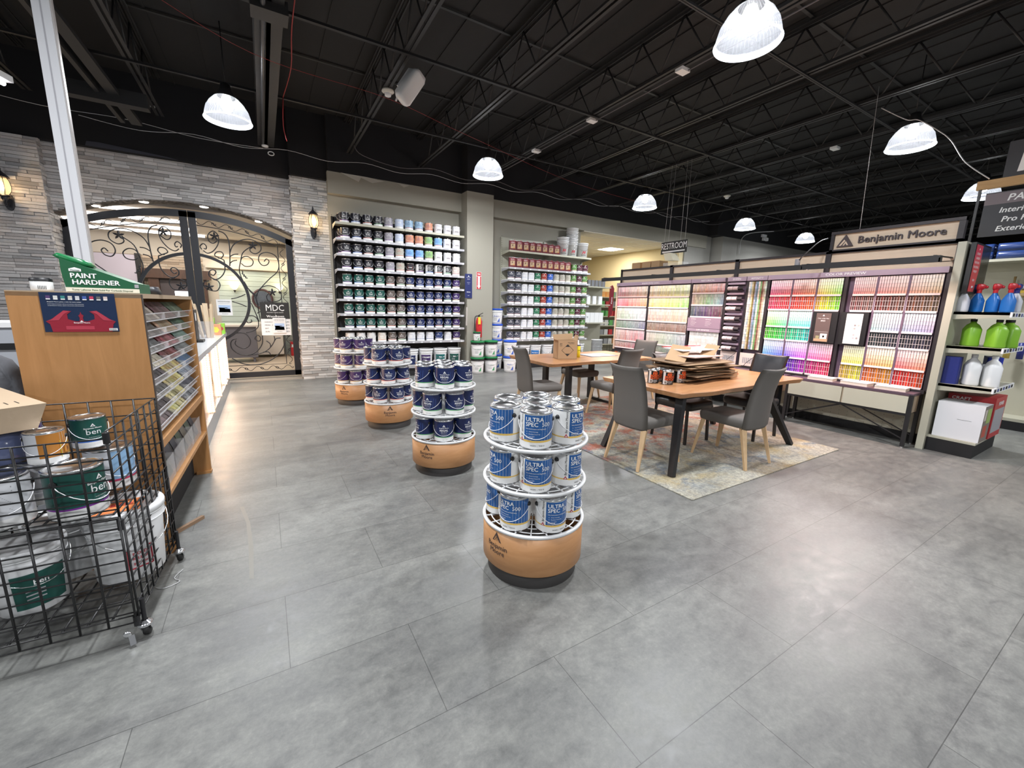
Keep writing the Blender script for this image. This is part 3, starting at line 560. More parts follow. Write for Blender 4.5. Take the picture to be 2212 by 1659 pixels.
def label_bm(b, r, h, main, band, lines, tcol=None, white=None, vert=False, panel=None):
    """printed wrap: white foot, coloured band, main field, mark and product name"""
    T = {'w': WINK, 'b': INK, 'r': mat('red_ink', (.45, .03, .05), .6), 'n': mat('navy_ink', (.03, .05, .22), .6)}
    shell(b, r+.0006, .006, .040, -PI, PI, WC_); W = wrap(r+.0006)
    if band: shell(b, r+.0008, .040, .047, -PI, PI, band)
    shell(b, r+.0006, .040, h-.010, -PI, PI, white or main)
    if white: shell(b, r+.0010, .047, h-.012, panel[0], panel[1], main); shell(b, r+.0012, .038, .048, panel[0], panel[1], band or main)
    return W, T
def can(kind, r=.083, h=.19, lidded=False, hand=True):
    k = KINDS[kind]; t = thing('paint_can', '', 'paint can'); b = MB()
    b.lathe([(r-.002, .001), (r+.0015, .002), (r, .006), (r, h-.008), (r+.003, h-.004), (r+.002, h), (r-.006, h)], TIN if not k.get('plastic') else PLW, 32); b.lathe([(0, .002), (r-.002, .002)], TIN, 32)
    b.build('can_body', t); l = MB(); MB()
    lm = MB(); lm.lathe([(r-.006, h), (r-.008, h-.005), (r-.016, h-.005), (r-.019, h-.002), (r-.026, h-.002), (r-.030, h-.006), (0, h-.0055)], TIN, 32); lm.build('lid', t)
    W, T = label_bm(l, r, h, k['c'], k.get('band'), None, white=k.get('white'), panel=k.get('panel'))
    fn = k.get('draw')
    if fn: fn(l, W, T, r, h)
    l.build('label', t)
    if hand:
        w_ = MB(); hz = h-.045; w_.tube([((r+.007)*math.sin(a), -(r+.007)*math.cos(a), hz-.088*math.cos(a)**.8 if abs(a) < PI/2-.01 else hz) for a in [(-PI/2+PI*i/16)*.999 for i in range(17)]], .0017, mat('white_wire', (.82, .82, .84), .35), 5)
        w_.build('handle', t)
        for s_ in (-1, 1):
            e = MB(); e.lathe([(0, .009), (.010, .008), (.013, .002), (.013, 0)], mat('black_ear', (.015, .015, .016), .4), 12, xf=lambda x, y, z: (s_*(r+z), x, hz+y)); e.build('handle_ear', t)
    return t
def bm_head(l, W, T, tc, sub, sz=.022, bold=.02, z=.088, sub2=None, back=None):
    logo(l, 0, .138, .020, T[tc], back or VCG, W) if 0 else l.add([(x*.022, .136+y*.020, 0) for x, y in ((-.55, 0), (.55, 0), (0, 1))], [(0, 1, 2)], T[tc], xf=lambda x, y, z: W(x, y))
    l.add([(x*.022, .136+y*.020, 0) for x, y in ((-.25, .12), (.0, .55), (.25, .12), (.1, .12), (0, .3), (-.1, .12))], [(0, 1, 4, 5), (1, 2, 3, 4)], BLKM if tc == 'w' else WHT, xf=lambda x, y, z: W(x, y, 1))
    l.text('Benjamin Moore', .0125, T[tc], lambda u, v: W(u, v+.122), .02)
    if sub: l.text(sub, sz, T[tc], lambda u, v: W(u, v+z), bold, sx=1.05)
    if sub2: l.text(sub2, .012, T[tc], lambda u, v: W(u, v+z-.016))
    for i, w_ in enumerate((.034, .026)): l.text('interior paint' if i else 'Acrylic Interior Paint', .0058, T[tc], lambda u, v: W(u, v+.068-i*.010))
def ultra(l, W, T, r, h):
    bw = mat('ultra_light_blue', (.035, .15, .42), .4)
    for cx, s_ in ((.02, .05), (.055, .035)): l.add([(cx+x*s_, .06+y*s_, 0) for x, y in ((-.7, 0), (.7, 0), (0, 1.3))], [(0, 1, 2)], bw, xf=lambda x, y, z: W(x, y))
    for i, (t_, sz, bo) in enumerate((('ULTRA', .0300, .016), ('SPEC', .0300, .016))): l.text(t_, sz, T['w'], lambda u, v: W(u-.054, v+.147-i*.0255, 2), bo, align='LEFT')
    l.text('500', .0300, T['w'], lambda u, v: W(u+.029, v+.1215, 2), -.006, align='LEFT')
    l.text('Ultra Performance and Application', .0076, T['w'], lambda u, v: W(u-.053, v+.106, 2), .01, align='LEFT')
    l.add([(-.054, .116, 0), (.070, .116, 0), (.070, .1168, 0), (-.054, .1168, 0)], [(0, 1, 2, 3)], T['w'], xf=lambda x, y, z: W(x, y, 2))
    for i, t_ in enumerate(('Great Coverage', 'Excellent Touch Up', 'Low VOC')):
        l.text(t_, .0072, T['w'], lambda u, v: W(u-.036, v+.092-i*.0125, 2), align='LEFT'); l.text('+', .011, T['w'], lambda u, v: W(u-.046, v+.090-i*.0125, 2))
    l.text('INTERIOR', .0088, T['w'], lambda u, v: W(u-.053, v+.058, 2), .03, align='LEFT'); l.text('Acrylic Paint', .0064, T['w'], lambda u, v: W(u-.053, v+.050, 2), align='LEFT')
    l.text('WHITE  |  T535 01', .0095, T['b'], lambda u, v: W(u+.01, v+.018, 1), .01)
    rd = T['r']; l.add([(x*.020-.079, .042+y*.020, 0) for x, y in ((-.55, 0), (.55, 0), (0, 1))], [(0, 1, 2)], rd, xf=lambda x, y, z: W(x, y, 1))
    l.add([(x*.020-.079, .042+y*.020, 0) for x, y in ((-.25, .12), (.0, .55), (.25, .12), (.1, .12), (0, .3), (-.1, .12))], [(0, 1, 4, 5), (1, 2, 3, 4)], WHT, xf=lambda x, y, z: W(x, y, 2))
    l.text('Benjamin Moore', .0170, T['b'], lambda u, v: W(-.0735-v, u+.122, 1), .01)
def regal(l, W, T, r, h):
    st = mat('regal_stripe', (.022, .045, .16), .35)
    for a in (.02, .04, .06): l.add([(a, .05, 0), (a+.008, .05, 0), (a-.02+.008+.03, .15, 0), (a-.02+.03, .15, 0)], [(0, 1, 2, 3)], st, xf=lambda x, y, z: W(x, y))
    bm_head(l, W, T, 'w', 'REGAL', .0235, .02, .097, 'S E L E C T'); l.text('WHITE   N547 01', .0062, T['b'], lambda u, v: W(u+.01, v+.018, 1))
def ben(l, W, T, r, h):
    bm_head(l, W, T, 'w', 'ben', .046, .0, .088); l.add([(-.06, .05, 0), (-.03, .05, 0), (-.01, .12, 0)], [(0, 1, 2)], mat('ben_tone', (.02, .11, .09), .4), xf=lambda x, y, z: W(x, y))
def head(sub, tc='w', sz=.020, z=.095, sub2=None): return lambda l, W, T, r, h: bm_head(l, W, T, tc, sub, sz, .02, z, sub2)
def boxtxt(t_, col):       # a printed panel with a bold word
    def f(l, W, T, r, h):
        m = mat('panel_'+t_.replace(' ', '_').lower(), col, .5); l.add([(-.045, .085, 0), (.045, .085, 0), (.045, .13, 0), (-.045, .13, 0)], [(0, 1, 2, 3)], m, xf=lambda x, y, z: W(x, y, 0))
        l.text(t_, .026, T['w'], lambda u, v: W(u, v+.098, 1), .03); l.text('Benjamin Moore', .011, T['n'], lambda u, v: W(u, v+.140, 1), .01)
        l.add([(-.04, .06, 0), (.04, .06, 0), (.04, .075, 0), (-.04, .075, 0)], [(0, 1, 2, 3)], m, xf=lambda x, y, z: W(x, y, 0))
    return f
def house(l, W, T, r, h):
    l.text('Benjamin Moore', .011, T['n'], lambda u, v: W(u+.01, v+.150), .01); l.text('EXTERIOR', .012, T['n'], lambda u, v: W(u+.01, v+.132)); l.text('Benjamin Moore', .014, T['n'], lambda u, v: W(-.05-v, u+.11), .0)
    for x, w_ in ((-.02, .02), (.005, .025), (.035, .02)):
        l.add([(x, .055, 0), (x+w_, .055, 0), (x+w_, .078, 0), (x+w_/2, .092, 0), (x, .078, 0)], [(0, 1, 2, 3, 4)], mat('grey_house', (.25, .22, .24), .6), xf=lambda x, y, z: W(x, y))
    l.add([(-.03, .048, 0), (.06, .048, 0), (.06, .058, 0), (-.03, .058, 0)], [(0, 1, 2, 3)], T['r'], xf=lambda x, y, z: W(x, y, 1))
def swoosh(c1, c2, tc='w'):
    def f(l, W, T, r, h):
        a = mat('swoosh_%d' % int(c1[0]*1000), c1, .5); b_ = mat('swash_%d' % int(c2[0]*1000+c2[1]*100), c2, .5)
        l.add([(-.08, .048, 0), (.08, .048, 0), (.08, .075, 0), (0, .085, 0), (-.08, .066, 0)], [(0, 1, 2, 3, 4)], a, xf=lambda x, y, z: W(x, y)); l.add([(-.06, .10, 0), (0, .12, 0), (.02, .16, 0), (-.03, .15, 0)], [(0, 1, 2, 3)], b_, xf=lambda x, y, z: W(x, y))
        l.add([(-.005+x*.03, .145+y*.024, 0) for x, y in ((0, 0), (1, 0), (.5, 1))], [(0, 1, 2)], T[tc], xf=lambda x, y, z: W(x, y, 1)); l.text('Benjamin Moore', .012, T[tc], lambda u, v: W(u+.01, v+.132, 1), .02); l.text('WOODLUXE' if tc == 'w' else 'arborcoat', .016, T[tc], lambda u, v: W(u+.01, v+.112, 1), .02)
    return f
def stixlab(l, W, T, r, h):
    m = mat('stix_blue', (.05, .12, .50), .5)
    for z0, z1 in ((.055, .08), (.15, .165)): l.add([(-.05, z0, 0), (.05, z0, 0), (.05, z1, 0), (-.05, z1, 0)], [(0, 1, 2, 3)], m, xf=lambda x, y, z: W(x, y))
    l.add([(-.045, .09, 0), (.045, .09, 0), (.045, .14, 0), (-.045, .14, 0)], [(0, 1, 2, 3)], mat('stix_navy', (.03, .06, .28), .5), xf=lambda x, y, z: W(x, y)); l.text('STIX', .036, T['w'], lambda u, v: W(u-.008, v+.103, 1), .03)
def plain(l, W, T, r, h):
    m = mat('grey_print', (.35, .35, .37), .6)
    for z0, z1 in ((.155, .16), (.14, .144), (.09, .13), (.06, .08)): l.add([(-.045, z0, 0), (.04, z0, 0), (.04, z1, 0), (-.045, z1, 0)], [(0, 1, 2, 3)], m, xf=lambda x, y, z: W(x, y)) if z1-z0 < .01 else [l.add([(-.045, z0+i*.005, 0), (.04-i*.004, z0+i*.005, 0), (.04-i*.004, z0+i*.005+.0016, 0), (-.045, z0+i*.005+.0016, 0)], [(0, 1, 2, 3)], m, xf=lambda x, y, z: W(x, y)) for i in range(int((z1-z0)/.005))]
B_ = BANDS; KINDS = {}
for bn, bc in B_.items():
    KINDS['aura_'+bn] = dict(c=AURA, band=bc, draw=head('AURA', 'w', .028, .092), n='black aura can with a %s band' % bn)
    KINDS['ben_'+bn] = dict(c=GREEN, band=bc, draw=ben, n='dark green ben can with a %s band' % bn)
    KINDS['regal_'+bn] = dict(c=NAVY, band=bc, draw=regal, n='navy regal select can with a %s band' % bn)
    KINDS['adv_'+bn] = dict(c=TAUPE, band=bc, draw=head('ADVANCE', 'w', .018), n='taupe advance can with a %s band' % bn)
    KINDS['scuff_'+bn] = dict(c=(.015, .016, .022), band=bc, white=WC_, panel=(-.35, PI/2), draw=head('SCUFF-X', 'w', .019), n='half white half black can, %s band' % bn)
BANDS_ = list(B_)
KINDS.update(
    ceil=dict(c=PURPLE, band=B_['yellow'], draw=head('CEILING', 'w', .020, .102, None) , n='purple ceiling paint can'),
    ultra=dict(c=(.018, .100, .31), band=B_['yellow'], white=WC_, panel=(-.76, 1.50), draw=ultra, n='blue and white ULTRA SPEC 500 can'),
    grey=dict(c=(.30, .29, .33), band=B_['violet'], draw=head('', 'w'), n='grey can with a violet band'), stix=dict(c=(.55, .63, .78), band=(.6, .62, .66), draw=stixlab, n='pale blue STIX primer can'),
    beige=dict(c=(.42, .40, .34), band=B_['salmon'], draw=head('', 'r'), n='beige can with a salmon band'), sky=dict(c=(.30, .46, .62), band=(.4, .05, .08), draw=head('EXTERIOR', 'n', .016), n='sky blue can'),
    blue=dict(c=(.20, .40, .75), band=(.4, .05, .08), draw=head('EXTERIOR', 'n', .016), n='bright blue can'), salmon=dict(c=(.62, .28, .17), band=(.4, .05, .08), draw=head('EXTERIOR', 'n', .016), n='salmon orange can'),
    lime=dict(c=(.27, .45, .17), band=(.4, .05, .08), draw=head('EXTERIOR', 'n', .016), n='leaf green can'), white=dict(c=(.72, .72, .73), band=None, draw=house, n='white can printed with grey houses'),
    blkred=dict(c=(.025, .018, .020), band=(.45, .04, .05), draw=boxtxt('STAIN', (.5, .06, .06)), n='black can with a red band'), redwht=dict(c=(.60, .55, .50), band=(.4, .05, .08), draw=boxtxt('PRIMER', (.55, .06, .05)), n='pale can with a red panel'),
    plain=dict(c=(.66, .66, .66), band=None, draw=plain, n='white can with small grey print'), sup=dict(c=(.70, .66, .60), band=(.60, .22, .08), draw=boxtxt('SUPER', (.60, .20, .07)), n='white can with an orange SUPER panel'),
    ulb=dict(c=(.72, .73, .76), band=(.05, .12, .4), draw=boxtxt('HP2000', (.04, .10, .40)), n='white can with a blue panel'), navyw=dict(c=(.025, .05, .16), band=(.7, .7, .7), draw=head('', 'w'), n='navy can with a pale band'),
    slate=dict(c=(.055, .06, .085), band=(.25, .05, .07), draw=swoosh((.075, .08, .11), (.09, .1, .13)), n='dark slate can'), corot=dict(c=(.70, .71, .73), band=(.5, .55, .7), draw=boxtxt('COROTECH', (.04, .12, .42)), n='white and blue can'),
    wgreen=dict(c=(.015, .16, .075), band=(.01, .08, .04), draw=swoosh((.02, .22, .10), (.05, .3, .2)), n='emerald green wood stain can'), wred=dict(c=(.33, .035, .018), band=(.2, .02, .02), draw=swoosh((.42, .06, .02), (.5, .12, .04)), n='red wood stain can'),
    wblue=dict(c=(.02, .11, .50), band=(.01, .05, .3), draw=swoosh((.02, .15, .6), (.1, .3, .7)), n='royal blue wood stain can'), stone=dict(c=(.46, .44, .37), band=(.62, .56, .3), draw=head('arborcoat', 'b', .015), n='light stone-coloured stain can'),
    stone2=dict(c=(.46, .44, .38), band=(.35, .05, .05), draw=head('arborcoat', 'b', .015), n='light stone-coloured stain can with a red band'), leaf=dict(c=(.10, .24, .055), band=(.6, .2, .04), draw=swoosh((.60, .22, .06), (.25, .42, .12)), n='green and orange woodluxe can'),
    plum=dict(c=(.085, .012, .028), band=(.07, .015, .06), draw=swoosh((.06, .02, .06), (.16, .04, .05)), n='plum woodluxe can'))
PROTO = {}
def put_can(kind, x, y, z, rz, label, group, first={}):
    if kind not in PROTO:
        PROTO[kind] = can(kind); c_ = PROTO[kind]
    else: c_ = dup(PROTO[kind])
    c_.location = (x, y, z); c_.rotation_euler.z = rz; return tag(c_, label, 'paint can', group)
# ---------------------------------------------------------------- round wooden displays
GRIDP = None
def display(cx, cy, kinds, name, logo_off, step, vis, txt, rr_=.29):
    cam_a = math.atan2(-cy, -cx)      # direction from the stand towards the aisle where one stands
    t = thing('round_display_stand', 'round three-tier wooden display stand %s' % name, 'display stand', (cx, cy, 0), 0, 'round display stands')
    MB().lathe([(.262, 0), (.262, .115), (0, .115)], mat('charcoal_plinth', (.035, .033, .032), .55), 48).build('plinth', t)
    b = MB(); b.lathe([(0, .085), (rr_-.004, .085), (rr_, .09), (rr_, .318), (rr_-.012, .32)], PLYB, 64)
    b.build('drum', t); lg = MB(); la = cam_a+logo_off
    def W(u, v, l=0): a = la+u/rr_; q = rr_+.0012+.0006*l; return (q*math.cos(a), q*math.sin(a), v)
    DI = mat('burnt_logo', (.07, .045, .04), .6)
    lg.add([(x*.06, .245+y*.056, 0) for x, y in ((-.55, 0), (.55, 0), (0, 1))], [(0, 1, 2)], DI, xf=lambda x, y, z: W(x, y))
    for q in ([(-.36, .1), (-.05, .62), (.02, .50), (-.22, .1)], [(-.12, .1), (.06, .48), (.24, .1), (.14, .1), (.06, .28), (-.02, .1)]): lg.add([(x*.06, .245+y*.056, 0) for x, y in q], [tuple(range(len(q)))], PLYB, xf=lambda x, y, z: W(x, y, 1))
    lg.text('Benjamin', .040, DI, lambda u, v: W(u, v+.205), .015); lg.text('Moore', .040, DI, lambda u, v: W(u, v+.172), .015); lg.build('brand_mark', t)
    MB().cyl(0, 0, .3, .78, .022, WHITEM, 12).build('centre_post', t)
    for k, z in enumerate((.325, .56, .795)):
        g = MB(); g.lathe([(rr_-.008, z-.016), (rr_+.004, z-.016), (rr_+.006, z-.004), (rr_+.004, z), (rr_-.012, z), (rr_-.012, z-.016)], WHITEM, 56)
        for q in (.06, .11, .16, .205, .25): g.lathe([(q-.003, z-.002), (q+.003, z-.002), (q+.003, z-.005), (q-.003, z-.005), (q-.003, z-.002)], WHITEM, 40)
        for i in range(20): a = i*PI/10; g.bar((.02*math.cos(a), .02*math.sin(a), z-.005), (.282*math.cos(a), .282*math.sin(a), z-.005), .006, .006, WHITEM)
        g.build('tier_shelf', t)
        off = step[k]
        for i in range(6):
            a = cam_a+off+i*PI/3
            d = abs((a-cam_a+PI) % (2*PI)-PI)
            if k < 2 and d > 2.2: continue      # hidden behind the front cans
            RL = ' right' if math.sin(a-cam_a) > 0 else ' left'; side = 'front' if d < .3 else (('back' if d > 2.95 else 'back'+RL) if d > 2.2 else ('front right' if math.sin(a-cam_a) > 0 else 'front left') if d < 1.2 else ('right' if math.sin(a-cam_a) > 0 else 'left'))
            put_can(kinds, cx+.192*math.cos(a), cy+.192*math.sin(a), z, cam_a+PI/2+(.98 if math.sin(a-cam_a) < 0 else .72)*((a-cam_a+PI) % (2*PI)-PI)+random.uniform(-.06, .12), '%s, %s, %s tier, %s' % (KINDS[kinds]['n'], side, ('bottom', 'middle', 'top')[k], txt), 'cans on the '+txt)
        if k == 2: put_can(kinds, cx, cy, z, cam_a+PI/2+.2, '%s, centre, top tier, %s' % (KINDS[kinds]['n'], txt), 'cans on the '+txt)
    return t
display(1.275, 1.845, 'ultra', 'nearest the front, holding blue and white cans', -.72, (.52, .04, 0), None, 'nearest round stand')
display(1.365, 3.485, 'regal_green', 'second from the front, holding navy cans with green bands', -.55, (0, .52, .05), None, 'second round stand')
display(1.275, 5.12, 'regal_salmon', 'third from the front, holding navy cans with salmon bands', .03, (.50, 0, .52), None, 'third round stand')
display(1.13, 6.55, 'ceil', 'farthest back, holding purple cans', -.6, (.05, .45, .45), None, 'farthest round stand')
# ---------------------------------------------------------------- wall shelving with cans
TAGW = mat('price_tag', (.75, .76, .78), .5)
def bay(name, label, x0, x1, yf, yb, zs, edge, back, ztop, first_mat=None):
    t = thing('wall_shelving', label, 'shelving', (x0, yb, 0))
    w_ = x1-x0; b = MB(); b.box(0, -.025, .12, w_, 0, ztop, back); b.build('back_panel', t)
    for u in (0, w_/2, w_):
        q = MB(); q.box(u-.015, -.06, .05, u+.015, -.025, ztop, back)
        for i in range(int(ztop/.05)): q.box(u-.004, -.0605, .08+i*.05, u+.004, -.0603, .10+i*.05, INK)
        q.build('upright', t)
    q = MB(); q.box(0, yf-yb+.03, 0, w_, 0, .17, BLKM); q.box(0, yf-yb, .17, w_, 0, .20, edge); q.build('base_deck', t)
    tg = None
    for k, z in enumerate(zs):
        s_ = MB(); m = first_mat if (first_mat and k == 0) else edge
        s_.box(0, yf-yb, z-.012, w_, -.03, z, CREAM if k == 0 or edge is CREAM else WHITEM)
        s_.box(0, yf-yb-.012, z-.040, w_/2-.004, yf-yb, z+.002, m); s_.box(w_/2+.004, yf-yb-.012, z-.040, w_, yf-yb, z+.002, m)
        for u in (0, w_/2, w_): s_.add([(u, yf-yb, z-.012), (u, -.03, z-.012), (u, -.03, z-.09), (u, yf-yb, z-.035)], [(0, 1, 2, 3)], m)
        so = s_.build('shelf', t)
        n = 12 if x0 < 3 else 10
        if k:
            for i in range(n):
                u = (i+.6+.25*math.sin(i*7+k*3))*w_/n
                if tg is None: tg = MB().box(-.022, -.002, -.016, .022, 0, .012, TAGW).build('price_tag', so); o = tg
                else: o = tg.copy(); C.objects.link(o); o.parent = so
                o.location = (u, yf-yb-.013, z-.022)
    return t
ZS1 = [.74+.279*i for i in range(9)][::-1]
bay('a', 'tall dark-backed wall shelving full of gallon paint cans, between stone pillar and column', 1.25, 3.83, 8.5, 8.93, ZS1, SHELFG, BLKM, 3.12, CREAM)
a4 = ['aura_violet', 'aura_blue', 'aura_salmon', 'aura_green']; b4 = [k.replace('aura', 'ben') for k in a4]
low = b4+['adv_salmon', 'adv_green']+['regal_yellow', 'regal_blue', 'regal_blue', 'regal_salmon', 'regal_green', 'ceil']
ROWS1 = [a4+['grey', 'stix', 'sky', 'sky', 'salmon', 'white', 'white', 'white'], a4+['grey', 'stix', 'salmon', 'salmon', 'lime', 'blue', 'white', 'white'], a4+['grey', 'beige', 'blue', 'blue', 'lime', 'white', 'white', 'plain'],
    a4+['grey', 'beige', 'blkred', 'scuff_violet', 'scuff_blue', 'scuff_salmon', 'scuff_green', 'redwht'], low, low, low, low,
    ['plain']*3+['sup', 'adv_salmon', 'adv_green', 'ulb', 'ulb', 'ulb', 'navyw', 'corot', 'ceil']]
SH = 'the wall shelving beside the stone pillar'
for k, row in enumerate(ROWS1):
    for i, kd in enumerate(row):
        x = 1.43+i*.2045; rz = math.atan2(x, 8.3)*-1*-.55
        lab = '%s, %s shelf down, %s from left, left shelving' % (KINDS[kd]['n'], nth(k), nth(i))
        put_can(kd, x+random.uniform(-.006, .006), 8.60, ZS1[k]+.0005, -math.atan2(x, 8.5)+random.uniform(-.12, .22), lab, 'cans on '+SH)
for i in range(4):
    for k in (0, 1, 2): put_can(a4[i], 1.40+i*.2045, 8.78, ZS1[k]+.0005, 0, '%s, back row, %s shelf down, %s from left' % (KINDS[a4[i]]['n'], nth(k), nth(i)), 'cans on '+SH)
ZS2 = [2.79, 2.41, 2.135, 1.855, 1.575, 1.295, 1.015, .72]
bay('b', 'wide cream wall shelving of stain cans, between column and alcove opening', 4.97, 7.44, 8.5, 8.93, ZS2, SHELFG, CREAM, 3.12, CREAM)
def tin(maroon=True):
    t = thing('rectangular_tin', '', 'tin'); b = MB(); b.loft([rrect(.165, .10, .012, 3, z=z) for z in (.0, .225)], TIN, False); b.build('tin_body', t)
    l = MB(); M_ = mat('maroon_print', (.13, .012, .02), .4)
    l.loft([rrect(.1665, .1015, .012, 3, z=z) for z in (.004, .22)], M_, False, False)
    P = lambda u, v, l_=0: (u, -.0512-.0008*l_, v)
    for c_, x0, z0, x1, z1 in (((.50, .36, .22), -.05, .045, .055, .15), ((.20, .10, .07), -.03, .07, .01, .13), ((.62, .55, .42), .01, .08, .045, .145), ((.65, .25, .05), .015, .045, .045, .07), ((.25, .02, .03), -.06, .155, .06, .20)):
        l.add([(x0, -.0514, z0), (x1, -.0514, z0), (x1, -.0514-.0001*(z1 > 0), z1), (x0, -.0514, z1)], [(0, 1, 2, 3)], VCG, False, c_)
    l.text('PREMIUM', .020, WINK, lambda u, v: P(u, v+.178, 1), .02); l.text('WOOD STAIN', .013, WINK, lambda u, v: P(u, v+.162, 1), .02); l.build('label', t)
    MB().cyl(.04, 0, .225, .238, .018, REDP, 14).build('cap', t); return t
TP = None
def put_tin(x, z, lab):
    global TP
    if TP is None: TP = tin(); o = TP
    else: o = dup(TP)
    o.location = (x, 8.59, z+.001); o.rotation_euler.z = -.35; tag(o, lab, 'tin', 'maroon stain tins')
for i in range(8): put_tin(5.10+i*.182, ZS2[0], 'maroon rectangular stain tin, top shelf, right shelving, %s from the left' % nth(i))
for i in range(10): put_tin(5.10+i*.182, ZS2[1], 'maroon rectangular stain tin, second shelf down, right shelving, %s from the left' % nth(i))
S2 = 'the cream wall shelving right of the column'
r2 = ['slate', 'slate', 'corot', 'corot', 'wgreen', 'wred', 'wblue', 'stone', 'stone2', 'stone', 'leaf', 'plum', 'leaf']
for k in range(1, 8):
    for i, kd in enumerate(r2):
        if k == 1 and i < 10: continue
        if k == 1: kd = ['leaf', 'plum', 'plum'][i-10]
        x = 5.08+i*.1865
        put_can(kd, x, 8.595, ZS2[k]+.0005, -math.atan2(x, 8.5)+random.uniform(-.15, .25), '%s, %s shelf down, %s from left, right shelving' % (KINDS[kd]['n'], nth(k), nth(i)), 'cans on '+S2)
# five-gallon pails
def pail(kind, r=.150, h=.365):
    lidc, lab, txt = dict(navy=(PLW, NAVY, 'REGAL'), purple=(PLW, PURPLE, 'CEILING'), teal=(PLW, (.01, .12, .12), 'ben'), green2=(PLW, GREEN, 'ben'), green=(mat('green_lid', (.01, .20, .06), .4), None, 'ALL PURPOSE'), blue=(mat('blue_lid', (.01, .08, .55), .4), None, 'PLUS 3'), bluelab=(PLW, (.03, .18, .5), 'WATERPROOF'), white=(PLW, None, ''))[kind]
    t = thing('pail', '', 'pail'); b = MB(); q = r*.87
    b.lathe([(0, 0), (q-.01, 0), (q, .008), (r*.97, h*.78)], PLW, 28); b.build('pail_body', t)
    b = MB(); b.lathe([(r*.97, h*.78), (r*1.04, h*.785), (r*1.04, h*.80), (r*.985, h*.81), (r*.99, h*.87), (r*1.04, h*.875), (r*1.04, h*.89), (r, h*.90)], PLW if kind not in ('green', 'blue') else (mat('black_collar', (.015, .015, .016), .4) if kind == 'green' else PLW), 28); b.build('rim_rings', t)
    b = MB(); b.lathe([(r, h*.90), (r*1.06, h*.90), (r*1.07, h*.97), (r*1.03, h), (r*.93, h), (r*.90, h*.975), (0, h*.975)], lidc, 28); b.build('lid', t)
    l = MB(); R2 = lambda z: q+(r*.97-q)*z/(h*.78); ra = R2(h*.4)+.004
    if lab: shell(l, R2(h*.12)+.002, h*.12, h*.66, -.75, .75, lab, r1=R2(h*.66)+.002)
    elif kind != 'white':
        c2 = (.05, .30, .12) if kind == 'green' else (.05, .12, .5); shell(l, R2(h*.12)+.002, h*.12, h*.70, -1.1, 1.1, (.78, .78, .78), r1=R2(h*.70)+.002)
        l.add([(.02, h*.16, 0), (.08, h*.16, 0), (.08, h*.42, 0)], [(0, 1, 2)], mat('lab_'+kind, c2, .5), xf=lambda x, y, z: wrap(ra)(x, y, 2))
    if txt and kind != 'white':
        ink = WINK if lab else (mat('ink_'+kind, (.02, .10, .05) if kind == 'green' else (.03, .07, .4), .5))
        l.text(txt, .040 if len(txt) < 8 else .024, ink, lambda u, v: wrap(ra+.002)(u, v+h*.48, 2), .02)
        for i in range(3): l.add([(-.06, h*(.40-i*.06), 0), (.01, h*(.40-i*.06), 0), (.01, h*(.38-i*.06), 0), (-.06, h*(.38-i*.06), 0)], [(0, 1, 2, 3)], mat('grey_print', (.35, .35, .37), .6), xf=lambda x, y, z: wrap(ra)(x, y, 2))
    if l.v: l.build('label', t)
    w_ = MB(); hz = h*.83; w_.tube([((r+.012)*math.sin(a), -(r+.012)*math.cos(a), hz-.13*max(0, math.cos(a))) for a in [-PI/2+PI*i/14 for i in range(15)]], .0025, WIRE, 5); w_.build('handle', t)
    return t
PP = {}
def put_pail(kind, x, y, z, rz, lab, group=None, s=1):
    if kind not in PP: PP[kind] = pail(kind); o = PP[kind]
    else: o = dup(PP[kind])
    o.location = (x, y, z); o.rotation_euler.z = rz; o.scale = (s,)*3; return tag(o, lab, 'pail', group)
for i, (x, k) in enumerate(((1.98, 'white'), (2.31, 'navy'), (2.64, 'navy'), (2.97, 'purple'), (3.30, 'teal'), (3.63, 'green2'))):
    put_pail(k, x, 8.62, .201, -.3, 'white pail%s, bottom deck of left shelving, %s from left' % ({'white': '', 'navy': ' with navy label', 'purple': ' with purple label', 'teal': ' with teal label', 'green2': ' with dark green label'}[k], nth(i)), 'pails under the left shelving')
for i, (x, k) in enumerate(((5.15, 'green2'), (5.50, 'white'), (5.84, 'bluelab'), (6.20, 'white'), (6.56, 'white'), (6.92, 'white'), (7.26, 'white'))):
    put_pail(k, x, 8.62, .201, -.5, 'white pail%s, bottom deck of right shelving, %s from left' % ({'white': '', 'bluelab': ' with blue label', 'green2': ' with dark green label'}[k], nth(i)), 'pails under the right shelving')
for x, tx in ((4.08, 'left'), (4.42, 'right')):
    for k in range(2): put_pail('green', x, 8.32, k*.367, -.4, 'green-lidded black-collared pail, %s stack by the column, %s' % (tx, ('on the floor', 'upper one')[k]), 'green-lidded pails')
put_pail('green', 4.06, 8.32, .735, -.35, 'small green-lidded pail topping the left stack below the fire extinguisher', None, .55)
for k in range(2): put_pail('blue', 4.86, 8.20, k*.367, -.5, 'blue-lidded pail of the front stack right of the column, %s' % ('on the floor', 'upper one')[k], 'blue-lidded pails')
for k in range(4): put_pail('blue', 4.76, 8.70, k*.362, -.5, 'blue-lidded pail of the taller stack against the column, %s from the floor' % nth(k), 'blue-lidded pails')
